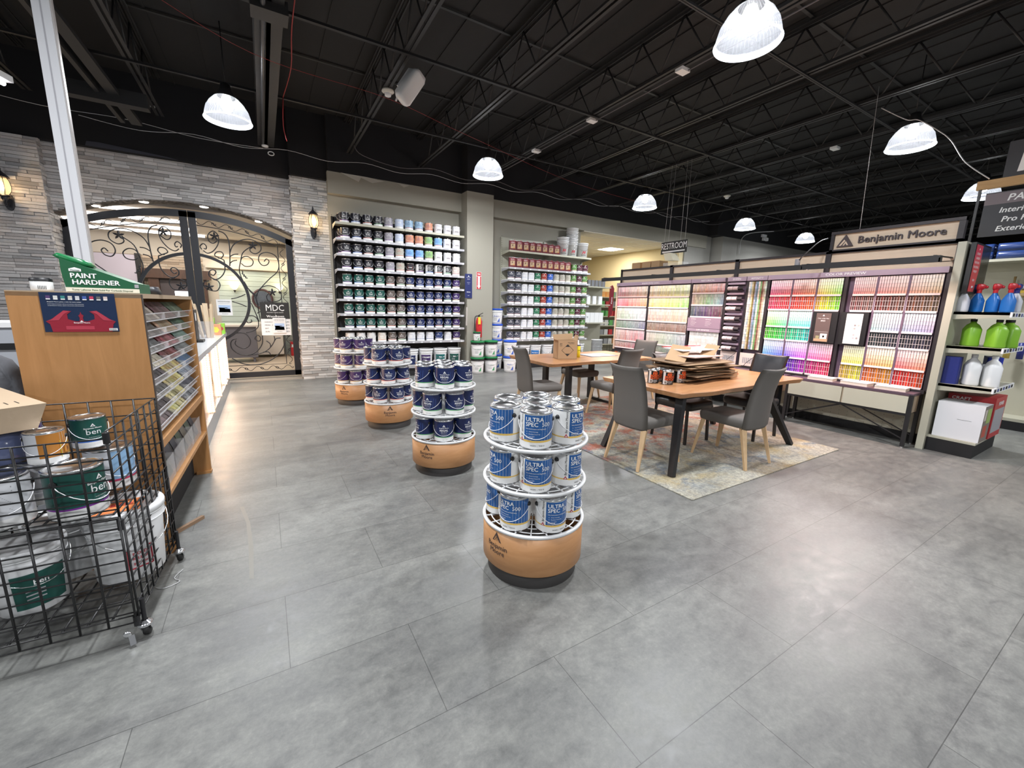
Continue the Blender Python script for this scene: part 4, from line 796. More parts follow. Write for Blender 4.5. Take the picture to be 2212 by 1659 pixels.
def open_pail(x, y, z, n, lab):
    for k in range(n):
        t = thing('empty_pail', lab % nth(k), 'pail', (x, y, z+k*.085), -.4, 'nested empty pails'); 
        MB().lathe([(0, 0), (.125, .003), (.150, .36), (.157, .36), (.157, .345), (.152, .34)], PLW, 24).build('pail_body', t)
        for zz in (.30,): MB().lathe([(.148, zz), (.156, zz+.003), (.156, zz+.012), (.149, zz+.015)], PLW, 24).build('rim_ring', t)
        MB().tube([(.16*math.sin(a), -.16*math.cos(a), .29-.12*max(0, math.cos(a))) for a in [-PI/2+PI*i/12 for i in range(13)]], .0025, WIRE, 4).build('handle', t)
        if k == 0: l = MB(); l.text('M', .10, mat('red_ink'), lambda u, v: wrap(.139)(u, v+.09, 2), .05, .3); l.text('Hardware', .032, INK, lambda u, v: wrap(.135)(u, v+.05, 2), .02); l.build('print', t)
open_pail(6.62, 8.66, 2.792, 2, 'nested empty white pail in the short left stack on the top shelf, %s from bottom')
open_pail(6.94, 8.70, 2.792, 5, 'nested empty white pail in the tallest stack on the top shelf, %s from bottom')
open_pail(7.26, 8.66, 2.792, 1, 'single empty white pail at the right end of the top shelf, %s')
# things on the column
t = thing('fire_extinguisher', 'red fire extinguisher with a yellow tag on the beige column', 'fire extinguisher', (4.15, 8.40, .80))
MB().lathe([(0, 0), (.06, 0), (.072, .02), (.072, .36), (.05, .43), (.02, .45)], REDP, 20).build('cylinder', t)
b = MB(); b.cyl(0, 0, .45, .50, .02, BLK, 10); b.bar((0, 0, .5), (.09, -.02, .55), .02, .012, BLK); b.bar((0, 0, .48), (.09, -.02, .48), .02, .01, BLK); b.build('valve_handle', t)
MB().tube(crom([(-.02, 0, .48), (-.10, -.02, .46), (-.12, -.03, .3), (-.10, -.03, .05)], 5), .011, BLK, 7).build('hose', t); MB().box(-.06, -.085, .30, .0, -.08, .46, mat('yellow_tag', (.75, .62, .05), .6)).build('tag', t)
t = thing('fire_sign', 'white and red FIRE EXTINGUISHER arrow sign on the beige column', 'sign', (4.185, 8.495, 1.87))
b = MB(); b.box(-.06, -.004, 0, .06, 0, .375, WHT); b.build('plate', t); b = MB(); P = lambda u, v, l=0: (u, -.0052-.0008*l, v)
b.poly([P(-.055, .29), P(.055, .29), P(.055, .37), P(-.055, .37)], mat('sign_red', (.50, .02, .03), .5)); b.poly([P(-.055, .005), P(.055, .005), P(.055, .28), P(-.055, .28)], mat('sign_red'))
b.poly([P(-.028, .275, 1), P(-.028, .075, 1), P(-.045, .075, 1), P(0, .01, 1), P(.045, .075, 1), P(.028, .075, 1), P(.028, .275, 1)], WHT)
b.text('FIRE', .042, WHT, lambda u, v: P(u, v+.315, 1), .03); b.text('EXTINGUISHER', .022, mat('sign_red'), lambda u, v: P(v-.008, .175-u, 2), .02); b.build('print', t)
t = thing('column_poster', 'narrow navy poster at the left edge of the beige column', 'poster', (3.93, 8.485, 1.67)); MB().box(-.085, -.004, 0, .085, 0, .52, mat('poster_navy', (.015, .025, .12), .4)).build('sheet', t)
b = MB(); P = lambda u, v, l=0: (u, -.006, v); b.add([P(-.02, .46), P(.02, .46), P(0, .49)], [(0, 1, 2)], WINK)
for z, s_, w_ in ((.44, .015, 'Benjamin Moore'), (.40, .022, 'REGAL'), (.33, .012, 'Beautiful color'), (.30, .012, 'that lasts'), (.12, .03, 'REGAL'), (.05, .012, 'SELECT')): b.text(w_, s_, WINK, lambda u, v: P(u, v+z), .01)
b.build('print', t)
for i in range(4): tag(MB().box(-.03, -.002, -.05, .03, .002, .05, mat('striped_card', (.5, .46, .42), .6)).build('hanging_card', loc=(3.88-.01*i, 8.46-.015*i, 1.42-.10*i), rz=.6), 'small pale card hanging in the strip beside the shelf end, %s from top' % nth(i), 'card', 'hanging cards by the column')
# ---------------------------------------------------------------- rug, tables, chairs
b = MB(); b.loft([rrect(2.60, 3.26, .01, 2, 4.14, 3.50, z) for z in (.0005, .009)], rg, False)
tag(b.build('area_rug'), 'faded abstract rug in cream, blue and rust under the two wooden tables', 'rug')
RG = .0095
def table(x0, x1, y0, y1, lab, seed, legs):
    t = thing('dining_table', lab, 'table', (0, 0, 0)); R = random.Random(seed); P = []
    n = 26
    for i in range(n+1): u = i/n; P.append((x0+(x1-x0)*u, y0+.018*math.sin(u*9+seed)+.010*math.sin(u*23)+.012*(u*(1-u))))
    P[0] = (x0+.03, P[0][1]+.01); P[-1] = (x1-.04, P[-1][1]+.015); P.append((x1+.005, y0+.05))
    for i in range(n+1): u = 1-i/n; P.append((x0+(x1-x0)*u, y1-.02*math.sin(u*7+seed)-.010*math.sin(u*19)))
    P.append((x0, y0+.04))
    cx, cy = (x0+x1)/2, (y0+y1)/2
    b = MB(); secs = [[(cx+(p[0]-cx)*k, cy+(p[1]-cy)*k2, z) for p in P] for z, k, k2 in ((.720, .988, .962), (.735, .994, .975), (.762, 1, 1), (.766, .998, .997))]
    b.loft(secs, TBL, False); b.build('tabletop', t); return t
t1 = table(3.15, 5.28, 2.26, 3.32, 'nearer live-edge wooden table with splayed black legs, piled with flattened cardboard', 2, None)
for a, c_ in (((3.30, 2.40, .72), (3.08, 2.26, RG)), ((4.68, 2.40, .72), (5.10, 2.22, RG)), ((3.42, 3.12, .72), (3.11, 3.18, RG)), ((4.68, 3.12, .72), (5.10, 3.18, RG))):
    MB().bar(a, c_, .085, .05, BLK, .055, .045, ref=(1, 0, 0)).build('leg', t1)
b = MB(); b.box(3.25, 2.34, .695, 4.75, 2.42, .72, BLK); b.box(3.25, 3.08, .695, 4.75, 3.16, .72, BLK); b.build('under_frame', t1)
t2 = table(3.20, 5.20, 4.34, 5.40, 'farther live-edge wooden table in front of the cream wall shelving', 5, None)
for x in (3.72, 4.66):
    b = MB(); b.box(x-.03, 4.55, RG if x > 3 else 0, x+.03, 4.64, .72, BLK); b.build('leg', t2); b = MB(); b.box(x-.03, 5.12, 0.012, x+.03, 5.21, .72, BLK); b.build('leg', t2)
    MB().box(x-.03, 4.64, .012, x+.03, 5.12, .05, BLK).build('foot_bar', t2); MB().box(x-.03, 4.5, .69, x+.03, 5.26, .72, BLK).build('top_bar', t2)
def chair(black=False):
    t = thing('dining_chair', '', 'chair'); F_ = LEA if black else GRYF; H_ = .985
    b = MB(); b.loft([rrect(w_, d_, .05, 4, 0, .02, z) for z, w_, d_ in ((.385, .38, .44), (.395, .425, .485), (.43, .44, .50), (.462, .44, .50), (.478, .42, .48), (.484, .34, .40))], F_); b.build('seat', t)
    b = MB(); S = []
    prof = [(.375, .205, -.215), (.40, .222, -.225), (.50, .222, -.232), (.62, .217, -.240), (.74, .208, -.256), (.86, .202, -.285), (.95, .204, -.318), (H_-.01, .206, -.336), (H_, .203, -.340)]
    for z, hw, y in prof:
        q = []; n = 10; th = .022 if z < H_-.002 else .008
        for i in range(n+1):
            u = -1+2*i/n; q.append((u*hw, y+.035*(u*u-.4)+th*(1-abs(u)**6)**.5, z-.012*(1-u*u)*(z > .9)))
        for i in range(n+1):
            u = 1-2*i/n; q.append((u*hw, y+.035*(u*u-.4)-th*(1-abs(u)**6)**.5, z-.012*(1-u*u)*(z > .9)))
        S.append(q)
    b.loft(S, F_); b.build('backrest', t)
    for sx_ in (-1, 1):
        for top, bot in (((.175*sx_, .225, .40), (.222*sx_, .29, 0)), ((.175*sx_, -.19, .40), (.215*sx_, -.285, 0))):
            q = MB()
            if black: q.bar((sx_*.19, .22 if top[1] > 0 else -.2, .40), (sx_*.20, .235 if top[1] > 0 else -.23, 0), .026, .026, BLK)
            else: q.bar(top, bot, .052, .040, OAK, .024, .022)
            q.build('leg', t)
    return t
CP = {}
def put_chair(x, y, a, lab, black=False, z=RG):
    if black not in CP: CP[black] = chair(black); o = CP[black]
    else: o = dup(CP[black])
    o.location = (x, y, z); o.rotation_euler.z = a; tag(o, lab, 'chair', 'black leather chairs' if black else 'grey upholstered chairs')
put_chair(3.17, 2.70, -PI/2, 'taupe upholstered chair with oak legs at the left end of the nearer table')
put_chair(4.05, 2.30, 0, 'taupe upholstered chair with oak legs on the near side of the nearer table')
put_chair(4.13, 4.10, -.02, 'taupe chair between the two tables, its back behind the small orange-printed cans')
put_chair(3.17, 4.56, -PI/2-.08, 'taupe chair at the left end of the farther table', z=0)
put_chair(4.50, 5.28, PI-.03, 'taupe chair on the far side of the farther table beside the yellow canister')
put_chair(5.28, 4.78, PI/2+.2, 'taupe chair at the right end of the farther table')
put_chair(5.05, 2.69, PI/2, 'black leather chair at the right end of the nearer table', True)
put_chair(4.17, 3.02, PI, 'black leather chair on the far side of the nearer table, behind the cardboard', True)
# on the nearer table
hp = thing('patch_can', '', 'tin'); MB().lathe([(0, .001), (.052, .001), (.054, .004), (.054, .130), (.056, .134), (.055, .137), (.050, .137), (.049, .133), (0, .133)], TIN, 24).build('can_body', hp)
l = MB(); W = wrap(.0545); shell(l, .0546, .005, .127, -PI, PI, (.012, .012, .013)); shell(l, .0549, .005, .127, -1.25, -.75, (.75, .75, .76)); shell(l, .0549, .005, .127, 1.5, 1.9, (.75, .75, .76)); OR = mat('orange_ink', (.85, .12, .02), .5)
for i, t_ in enumerate(('MH', 'READY', 'PATCH')): l.text(t_, .030, OR, lambda u, v: W(u, v+.096-i*.025, 1), .04)
l.lathe([(.015, 0), (.019, 0)], OR, 16, xf=lambda x, y, z: W(x-.0, .108+y, 1)); l.text('PROFESSIONAL', .008, WINK, lambda u, v: W(u, v+.034, 1), .01); l.text('SPACKLING', .010, WINK, lambda u, v: W(u, v+.022, 1), .02); l.text('QUART', .007, WINK, lambda u, v: W(u, v+.012, 1))
l.add([(-.050, .01, 0), (-.024, .01, 0), (-.024, .045, 0), (-.050, .045, 0)], [(0, 1, 2, 3)], WHT, xf=lambda x, y, z: W(x, y, 2))
for i in range(7): l.add([(-.047+i*.003, .015, 0), (-.0455+i*.003, .015, 0), (-.0455+i*.003, .04, 0), (-.047+i*.003, .04, 0)], [(0, 1, 2, 3)], INK, xf=lambda x, y, z: W(x, y, 3))
l.build('label', hp)
for i, (x, y, s_) in enumerate(((3.44, 2.68, 'front one of the group'), (3.37, 2.80, 'left one beside the chair back'), (3.55, 2.755, 'second from the right'), (3.66, 2.70, 'right end beside the cardboard'), (3.49, 2.84, 'middle of the back row'), (3.61, 2.87, 'right of the back row'))):
    o = hp if i == 0 else dup(hp); o.location = (x, y, .767); o.rotation_euler.z = -.55+(.3 if i == 3 else 0); tag(o, 'small black can with orange print on the nearer table, '+s_, 'tin', 'orange-printed patch cans')
def sheet(x, y, z, w_, d_, rz, tilt=(0, 0), m=KRAFT, th=.006, fold=True):
    b = MB(); n = 5; wob = random.uniform(.004, .014); b.loft([[(px, py, zz+wob*math.sin(px*9+z*30)*.6) for px, py, _ in rrect(w_, d_, .004, 1)] for zz in (0, th)], m, False)
    for i in range(14): u = -w_/2+w_*i/14; b.box(u, -d_/2-.0005, .001, u+w_/30, -d_/2, th-.001, mat('corrugation', (.16, .10, .055), .9)) if 0 else None
    o = b.build('flattened_carton'); o.location = (x, y, z); o.rotation_euler = (tilt[0], tilt[1], rz); return o
zz = .772
for i in range(19):
    w_, d_ = random.uniform(.62, .88), random.uniform(.34, .50)
    if i > 13: w_ += .08; d_ += .04
    o = sheet(4.07+random.uniform(-.06, .06)-(.03 if i > 13 else 0), 2.84+random.uniform(-.04, .04), zz, w_, d_, random.uniform(-.22, .22)-.05, (random.uniform(-.018, .018), random.uniform(-.03, .03)), (mat('dark_kraft', (.20, .125, .07), .85), KRAFT, mat('brown_kraft', (.28, .18, .10), .85), mat('pale_kraft', (.46, .33, .20), .8))[(i*5+i//3) % 4])
    zz += .0105
    tag(o, 'flattened brown carton in the pile, %s from the bottom' % (nth(i) if i < 18 else 'topmost, nineteenth'), 'cardboard', 'pile of flattened cartons')
for (x, y, z, w_, d_, rz, tl, m, lb) in ((3.86, 2.90, 1.035, .42, .20, .5, (.12, -.30), KRAFT, 'folded brown carton flap tilting up on the left of the pile'), (4.32, 2.84, 1.05, .34, .14, .35, (.1, -.32), KRAFT, 'folded brown carton strip tilting up on the right of the pile'),
    (4.20, 2.98, 1.075, .62, .30, -.08, (.03, .0), WHT, 'white carton sheet with a red edge lying on top of the pile'), (4.10, 2.86, 1.005, .60, .34, .1, (0, .02), mat('pink_sheet', (.72, .50, .44), .7), 'pinkish carton sheet near the top of the pile')):
    o = sheet(x, y, z, w_, d_, rz, tl, m, .01); tag(o, lb, 'cardboard', None)
tag(MB().box(-.31, -.012, 0, .31, .012, .006, REDP).build('carton_edge_strip', loc=(4.20, 3.12, 1.086), rz=-.08), 'thin red strip along the top white carton sheet', 'strip')
tag(MB().box(-.09, -.07, 0, .09, .07, .07, KRAFT).build('small_carton', loc=(4.50, 2.70, .767), rz=.15), 'small open carton at the right end of the cardboard pile', 'box')
b = MB(); b.box(-.14, -.10, 0, .14, .10, .008, REDP); b.box(-.10, -.085, .008, .13, .09, .0095, WHT); tag(b.build('red_folder', loc=(4.72, 2.90, .767), rz=-.3), 'red folder with a white sheet lying right of the cardboard pile', 'folder')
# on the farther table
t = thing('open_carton', 'open brown carton printed with a hazard diamond on the farther table', 'box', (3.78, 4.78, .767), -.30)
b = MB(); b.box(-.15, -.10, 0, -.146, .10, .27, KRAFT); b.box(.146, -.10, 0, .15, .10, .27, KRAFT); b.box(-.15, -.10, 0, .15, -.096, .27, KRAFT); b.box(-.15, .096, 0, .15, .10, .27, KRAFT); b.box(-.15, -.1, 0, .15, .1, .004, KRAFT); b.build('body', t)
b = MB(); b.add([(-.15, .1, .27), (.15, .1, .27), (.17, .16, .36), (-.15, .15, .34)], [(0, 1, 2, 3)], KRAFT); b.build('flap', t); b = MB(); b.add([(-.15, -.1, .27), (-.15, .1, .27), (-.24, .09, .31), (-.24, -.08, .30)], [(0, 1, 2, 3)], KRAFT); b.build('flap', t); b = MB(); b.add([(.15, -.1, .27), (.15, .1, .27), (.19, .09, .35), (.17, -.08, .34)], [(0, 1, 2, 3)], KRAFT); b.build('flap', t)
b = MB(); P = lambda u, v, l=0: (u, -.1015-.0006*l, v)
for (a, c_) in (((-.09, .13), (0, .215)), ((0, .215), (.09, .13)), ((.09, .13), (0, .045)), ((0, .045), (-.09, .13))): b.bar(P(*a), P(*c_), .003, .0012, INK, ref=(0, 1, 0))
b.poly([P(-.035, .18), P(.035, .18), P(0, .213)], INK); b.poly([P(-.035, .08), P(0, .047), P(.035, .08)], INK); b.text('KEEP UPRIGHT', .016, INK, lambda u, v: P(u+.05, v+.235)); b.text('THIS WAY UP', .013, INK, lambda u, v: P(u+.06, v+.22))
for x in (-.115, -.095): b.bar(P(x, .185), P(x, .225), .003, .0012, INK, ref=(0, 1, 0)); b.poly([P(x-.007, .222), P(x+.007, .222), P(x, .236)], INK)
b.build('print', t)
t = thing('yellow_canister', 'yellow canister with a white pump top beside the open carton', 'canister', (4.06, 4.82, .767)); MB().lathe([(0, 0), (.036, 0), (.036, .17), (.03, .185), (0, .185)], mat('yellow_plastic', (.80, .72, .03), .35), 20).build('body', t)
MB().lathe([(.02, .185), (.02, .21), (.012, .215), (.010, .26), (0, .262)], PLW, 12).build('pump', t); MB().lathe([(.037, .175), (.037, .190)], NAVYP, 20).build('collar', t); b = MB(); b.text('WIPES', .02, INK, lambda u, v: wrap(.036)(u, v+.1), .01); b.build('print', t)
t = thing('desk_mat', 'grey drawing sheet on a dark mat on the farther table', 'mat', (4.56, 4.94, .767), -.05); MB().box(-.27, -.20, 0, .27, .20, .003, mat('slate_mat', (.07, .08, .11), .6)).build('mat', t); b = MB(); b.box(-.22, -.17, .003, .24, .17, .0045, mat('paper_grey', (.62, .64, .68), .6))
for i in range(9): b.box(-.2+i*.048, -.15, .0046, -.198+i*.048, .15, .0048, mat('grey_print', (.35, .35, .37), .6))
b.build('sheet', t)
# ---------------------------------------------------------------- colour display wall
XP = 6.50
def hsv(h_, s_, v_):
    import colorsys
    r_, g, b_ = colorsys.hsv_to_rgb(h_ % 1, s_, v_); return tuple(max(0, q)**2.2 for q in (r_, g, b_))
t = thing('color_display', 'long freestanding colour chip display wall lit from above, behind the drawer desks', 'display wall', (0, 0, 0))
SEC = [1.50, 2.735, 3.985, 5.23, 6.50]; HF = mat('header_black', (.018, .014, .018), .5)
b = MB(); b.box(6.62, 1.50, .10, 6.66, 6.50, 2.30, mat('pegboard_cream', (.47, .45, .36), .7))
for i in range(52):
    for k in range(10):
        y = 1.6+i*.094; z = .12+k*.05
        if z < .6: b.box(6.618, y, z, 6.62, y+.006, z+.006, INK)
b.build('back_panel', t); MB().box(6.60, 1.5, 0, 6.71, 6.5, .11, BLKM).build('kick_base', t)
for i in range(4):
    y0, y1 = SEC[i], SEC[i+1]; zt = 2.30 if i else 2.30
    b = MB(); b.box(6.56, y0+.02, 2.11, 6.58, y1-.02, 2.29, ASH); b.build('header_panel', t); b = MB(); b.box(6.56, y0+.02, 1.98, 6.58, y1-.02, 2.10, ASH); b.build('lower_header_panel', t)
    b = MB(); b.box(6.53, y0, 1.95, 6.58, y0+.03, 2.32, HF); b.box(6.53, y1-.03, 1.95, 6.58, y1, 2.32, HF); b.box(6.53, y0, 2.285, 6.58, y1, 2.315, HF); b.build('header_frame', t)
b = MB(); b.box(6.56, 1.53, 2.335, 6.58, 2.705, 2.525, ASH); b.build('sign_panel', t)
b = MB(); b.box(6.525, 1.50, 2.525, 6.60, 2.735, 2.56, HF); b.box(6.53, 1.50, 2.29, 6.60, 2.735, 2.335, HF); b.box(6.53, 1.50, 2.3, 6.60, 1.55, 2.56, HF); b.box(6.53, 2.70, 2.3, 6.60, 2.735, 2.56, HF); b.build('sign_frame', t)
b = MB(); SGN = mat('sign_lettering', (.05, .035, .04), .5); q = lambda x, y, l=0: (6.545-.002*l, y, x)
G = lambda u, v: (u, v)
def sgn(b, u0, v0): 
    b.ext([(2.665, 2.365), (2.485, 2.365), (2.575, 2.51)], lambda u, v, d: (d, u, v), 6.535, 6.56, SGN)
    for pts in ([(-.36, .1), (-.05, .62), (.02, .50), (-.22, .1)], [(-.12, .1), (.06, .48), (.24, .1), (.14, .1), (.06, .28), (-.02, .1)]): b.poly([(6.533, 2.575-x*.17, 2.365+y*.14) for x, y in pts], ASH)
    b.build('brand_mark', t); b.__init__(); vs, fs = glyphs('Benjamin Moore', 0, 0, 'LEFT')
    ed = {}
    for f in fs:
        for i in range(len(f)): e = (f[i], f[(i+1) % len(f)]); ed[tuple(sorted(e))] = ed.get(tuple(sorted(e)), [])+[e]
    n = len(vs); sides = [(e[0][0], e[0][1], e[0][1]+n, e[0][0]+n) for e in ed.values() if len(e) == 1]
    [b.add([(6.541+k*.0004, 2.445-x*.118*1.02+o, 2.395+y*.118+o2) for x, y in vs]+[(6.560, 2.445-x*.118*1.02+o, 2.395+y*.118+o2) for x, y in vs], list(fs)+sides, SGN) for k, (o, o2) in enumerate(((.0017, -.001), (-.0017, -.001), (0, .0015)))]
sgn(b, 0, 0); b.build('raised_lettering', t)
for y0, y1, x_ in ((2.74, 6.50, 6.0), (1.50, 2.78, 5.96)):
    b = MB(); b.box(x_, y0, 2.092, x_+.07, y1, 2.115, BLK); b.box(x_, y0, 2.050, x_+.008, y1, 2.092, BLK); b.box(x_, y0, 2.05, x_+.07, y0+.01, 2.092, BLK); b.box(x_, y1-.01, 2.05, x_+.07, y1, 2.092, BLK); b.box(x_+.012, y0+.03, 2.086, x_+.06, y1-.03, 2.0915, mat('rail_diffuser', (1, .85, .8), .5, emit=(1, .82, .78), es=4)); b.build('light_rail', t)
for y in (1.56, 2.74, 3.98, 5.23, 6.46): MB().bar((6.02, y, 2.12), (6.56, y, 2.14), .022, .012, BLK).build('rail_bracket', t)
b = MB(); b.tube(crom([(6.02, 2.86, 2.12), (6.05, 2.86, 2.16), (6.0, 2.80, 2.22), (6.3, 2.77, 2.42), (6.5, 2.76, 2.48)], 5), .008, BLK, 6); b.cyl(6.02, 2.86, 2.115, 2.19, .03, mat('grey_plug', (.2, .2, .22), .4)); b.build('power_cord', t)
VAL = [(6.50, 4.72, 'BENJAMIN MOORE CLASSICS'), (4.71, 4.09, 'HISTORICAL'), (4.05, 3.75, 'SHEEN'), (3.735, 3.435, 'AFFINITY'), (3.425, 1.53, 'COLOR PREVIEW')]
MV = mat('mauve_valance', (.36, .28, .36), .45)
for y1, y0, tx in VAL:
    b = MB(); b.box(6.44, y0, 1.975, 6.54, y1, 2.04, MV); b.text(tx, .036 if tx != 'COLOR PREVIEW' else .045, WINK, lambda u, v: (6.438, (y0+y1)/2-u, v+1.995), .01, sx=1.25 if len(tx) < 15 else .9); b.build('valance', t)
PM = mat('plum_divider', (.13, .085, .13), .5); RAILM = mat('pale_rail', (.80, .72, .72), .3)
def frame(y0, y1, z0, z1, nm='panel_board'): MB().box(6.52, y0, z0, 6.56, y1, z1, PM).build(nm, t)
frame(1.52, 6.52, .64, 1.98)
for y in (6.50, 5.66, 4.715, 4.07, 3.73, 3.415, 2.455, 1.525): MB().box(6.46, y-.018, .645, 6.53, y+.018, 1.975, HF if y not in (6.50,) else mat('pale_wood_edge', (.68, .50, .38), .5)).build('divider', t)
MB().box(6.42, 1.52, .62, 6.54, 6.5, .66, HF).build('bottom_ledge', t)
# pockets of cards; the 300 largest are things, the rest one mass
CARDS = []      # (y centre, z0, z1, width, [colours], text, where)
def pocket(ya, yb, z0, z1, n, colf, where, steps=4, gap=.0):
    w_ = (ya-yb)/n
    for i in range(n):
        u = (i+.5)/n; CARDS.append((ya-(i+.5)*w_, z0, z1, w_*.82, colf(u, steps, i), where, i))
    b = MB(); b.box(6.455, yb+.004, z0-.012, 6.462, ya-.004, z0+.012, RAILM)
    if steps == 4 and z1-z0 < .24:       # wire racks over the deep-coloured rows
        for i in range(n+1): y = ya-(ya-yb)*i/n; b.box(6.456, y-.0012, z0, 6.459, y+.0012, z1-.02, RAILM)
        for z in (z0+(z1-z0)*.33, z0+(z1-z0)*.66): b.box(6.455, yb, z-.0015, 6.458, ya, z+.0015, RAILM)
    b.build('card_rack', t)
def lt(h0, h1, s0=.10, s1=.55, v=.97):
    s0 *= .7; s1 *= .78
    return lambda u, st, i: [hsv(h0+(h1-h0)*u, s0+(s1-s0)*((k+1)/5)**1.5, v-.02*k) for k in range(5)][::-1]
def dk(h0, h1, s=.85, v0=.85, v1=.45, s1=None):
    R = random.Random(int(h0*1000)+7); return lambda u, st, i: [hsv(h0+(h1-h0)*u, s+((s1 or s)-s)*u, (v0-(v0-v1)*(.5+.5*math.sin(i*2.2))*.8)*(1-.08*k)) for k in range(3)]
# colour preview, left rack (3 pockets wide) and right rack (3 pockets wide)
zr = [(1.745, 1.965), (1.545, 1.735), (1.305, 1.530), (1.115, 1.295), (.870, 1.105), (.670, .860)]
YL = [3.385, 3.083, 2.775, 2.475]; YR = [2.375, 2.130, 1.835, 1.545]
HL = [((.94, .99), (0.0, .06), (.11, .27)), ((.28, .42), (.43, .50), None), ((.57, .66), (.68, .84), (.89, .96))]
HR = [((.99, 1.04), (1.0, 1.05), (1.04, 1.10)), (None, (.50, .64), (.60, .72)), ((.13, .18), (.06, .11), (.99, 1.05))]
for r_ in range(3):
    for c_ in range(3):
        for side, H_, Y_ in (('left', HL, YL), ('right', HR, YR)):
            h2 = H_[r_][c_]
            if not h2: continue
            nm = '%s %s pocket of the %s colour preview rack' % (('top', 'middle', 'bottom')[r_], ('left', 'centre', 'right')[c_], side)
            mu = side == 'right' and r_ < 2
            pocket(Y_[c_]-.004, Y_[c_+1]+.014, *zr[2*r_], 11, lt(h2[0], h2[1], (.10 if r_ == 0 else .03) if mu else .10, (.40 if r_ == 0 else .20) if mu else .62, .97 if not mu else (.93 if r_ == 0 else .84)), nm+', pale row', 5)
            if mu: f = dk(h2[0], h2[1], .66 if r_ == 0 else .22, .46 if r_ == 0 else .27, .18 if r_ == 0 else .12, .42 if r_ == 0 else .30)
            else: f = dk(h2[0], h2[1], .88, .90, .55)
            pocket(Y_[c_]-.004, Y_[c_+1]+.014, *zr[2*r_+1], 11, f, nm+', deep row')
for Y_ in (YL, YR):
    for y in Y_[1:3]: MB().box(6.457, y-.007, .67, 6.50, y+.012, 1.97, PM).build('pocket_divider', t)
nbig = len(CARDS)
def mut(h0, h1, s0, s1, v, seed):
    R = random.Random(seed)
    def f(u, st, i):
        h_ = h0+(h1-h0)*u+R.uniform(-.02, .02); s_ = R.uniform(s0, s1)*.68; return [hsv(h_, s_*(1-.15*k), v-R.uniform(0, .12)+.03*k) for k in range(4)]
    return f
zc = [(1.745, 1.955), (1.545, 1.730), (1.285, 1.530), (1.10, 1.270), (.85, 1.085), (.70, .835)]
CL = [(.97, 1.10, .18, .45, .95), (.96, 1.08, .40, .72, .88), (.25, .62, .06, .18, .85), (.30, .66, .15, .32, .68), (1.05, .95, .15, .50, .85), (1.06, .94, .2, .55, .78)]
CR = [(.10, .22, .20, .50, .95), (.11, .28, .35, .75, .85), (.05, .12, .12, .30, .82), (.09, .04, .20, .45, .62), (.06, .62, .08, .18, .80), (.10, .60, .10, .2, .62)]
for k in range(6):
    pocket(6.47, 5.685, zc[k][0]+.01, zc[k][1], 38, mut(*CL[k], k), 'classics left', 5); pocket(5.635, 4.745, zc[k][0], zc[k][1], 42, mut(*CR[k], k+9), 'classics right', 5)
for k, (z0, z1, a) in enumerate(((1.80, 1.955, (.08, .00, .3, .6, .85)), (1.60, 1.785, (.05, .60, .15, .45, .65)), (1.40, 1.585, (.55, 1.0, .15, .6, .45)))): pocket(4.69, 4.10, z0, z1, 22, mut(*a, k+30), 'historical', 5)
for z0, z1 in ((.905, 1.15), (.70, .89)): pocket(4.67, 4.12, z0, z1, 20, mut(.06, .13, .04, .14, .95, int(z0*9)), 'off whites', 5)
R = random.Random(4)
for i in range(11):
    y = 3.70-i*.0245; base_h = R.choice((.0, .05, .08, .12, .3, .55, .62, .1)); 
    s0_, v0_ = ((.05, .92), (.10, .75), (.25, .80), (.55, .45), (.18, .70), (.30, .55), (.12, .85), (.35, .62), (.45, .50), (.20, .72), (.08, .80))[i]
    for k in range(9): CARDS.append((y, .93+k*.115, .93+k*.115+.113, .023, [hsv(base_h+R.uniform(-.02, .02), max(0, s0_+R.uniform(-.06, .06)), min(.97, v0_+R.uniform(-.08, .08))) for _ in range(3)], 'affinity', i))
order = CARDS[:nbig]; order = order[:300] if nbig > 300 else order; rest = CARDS[len(order):]
def card(b, c_):
    y, z0, z1, w_, cols, wh, i = c_; n = len(cols)
    for k, cc in enumerate(cols):
        za = z0+(z1-z0)*k/n; zb = z0+(z1-z0)*(k+1)/n-.0015; b.box(6.466+.012*(za-z0), y-w_/2, za, 6.476+.012*(za-z0), y+w_/2, zb, VC, cc)
CN = [((0, .03), 'red'), ((.03, .075), 'orange'), ((.075, .13), 'amber'), ((.13, .19), 'yellow'), ((.19, .42), 'green'), ((.42, .52), 'teal'), ((.52, .66), 'blue'), ((.66, .80), 'violet'), ((.80, .93), 'pink'), ((.93, 1.01), 'crimson')]
import colorsys
for c_ in order:
    b = MB(); card(b, c_); o = b.build('color_card'); m_ = c_[4][len(c_[4])//2 if len(c_[4]) < 5 else 0]; h_, s_, v_ = colorsys.rgb_to_hsv(*[q**(1/2.2) for q in m_]); nm = [n_ for (a, z_), n_ in CN if a <= h_ < z_][0]
    tag(o, '%s card, %s, %s from left' % (nm, c_[5].replace(' of the ', ', ').replace(' colour preview rack', ' preview rack').replace(' pocket', ' pocket'), nth(c_[6])), 'colour card', 'colour cards in the preview racks')
b = MB(); [card(b, c_) for c_ in rest]; tag(b.build('color_cards'), 'hundreds of narrow colour cards filling the classics, historical and affinity racks', 'colour cards', kind='stuff')
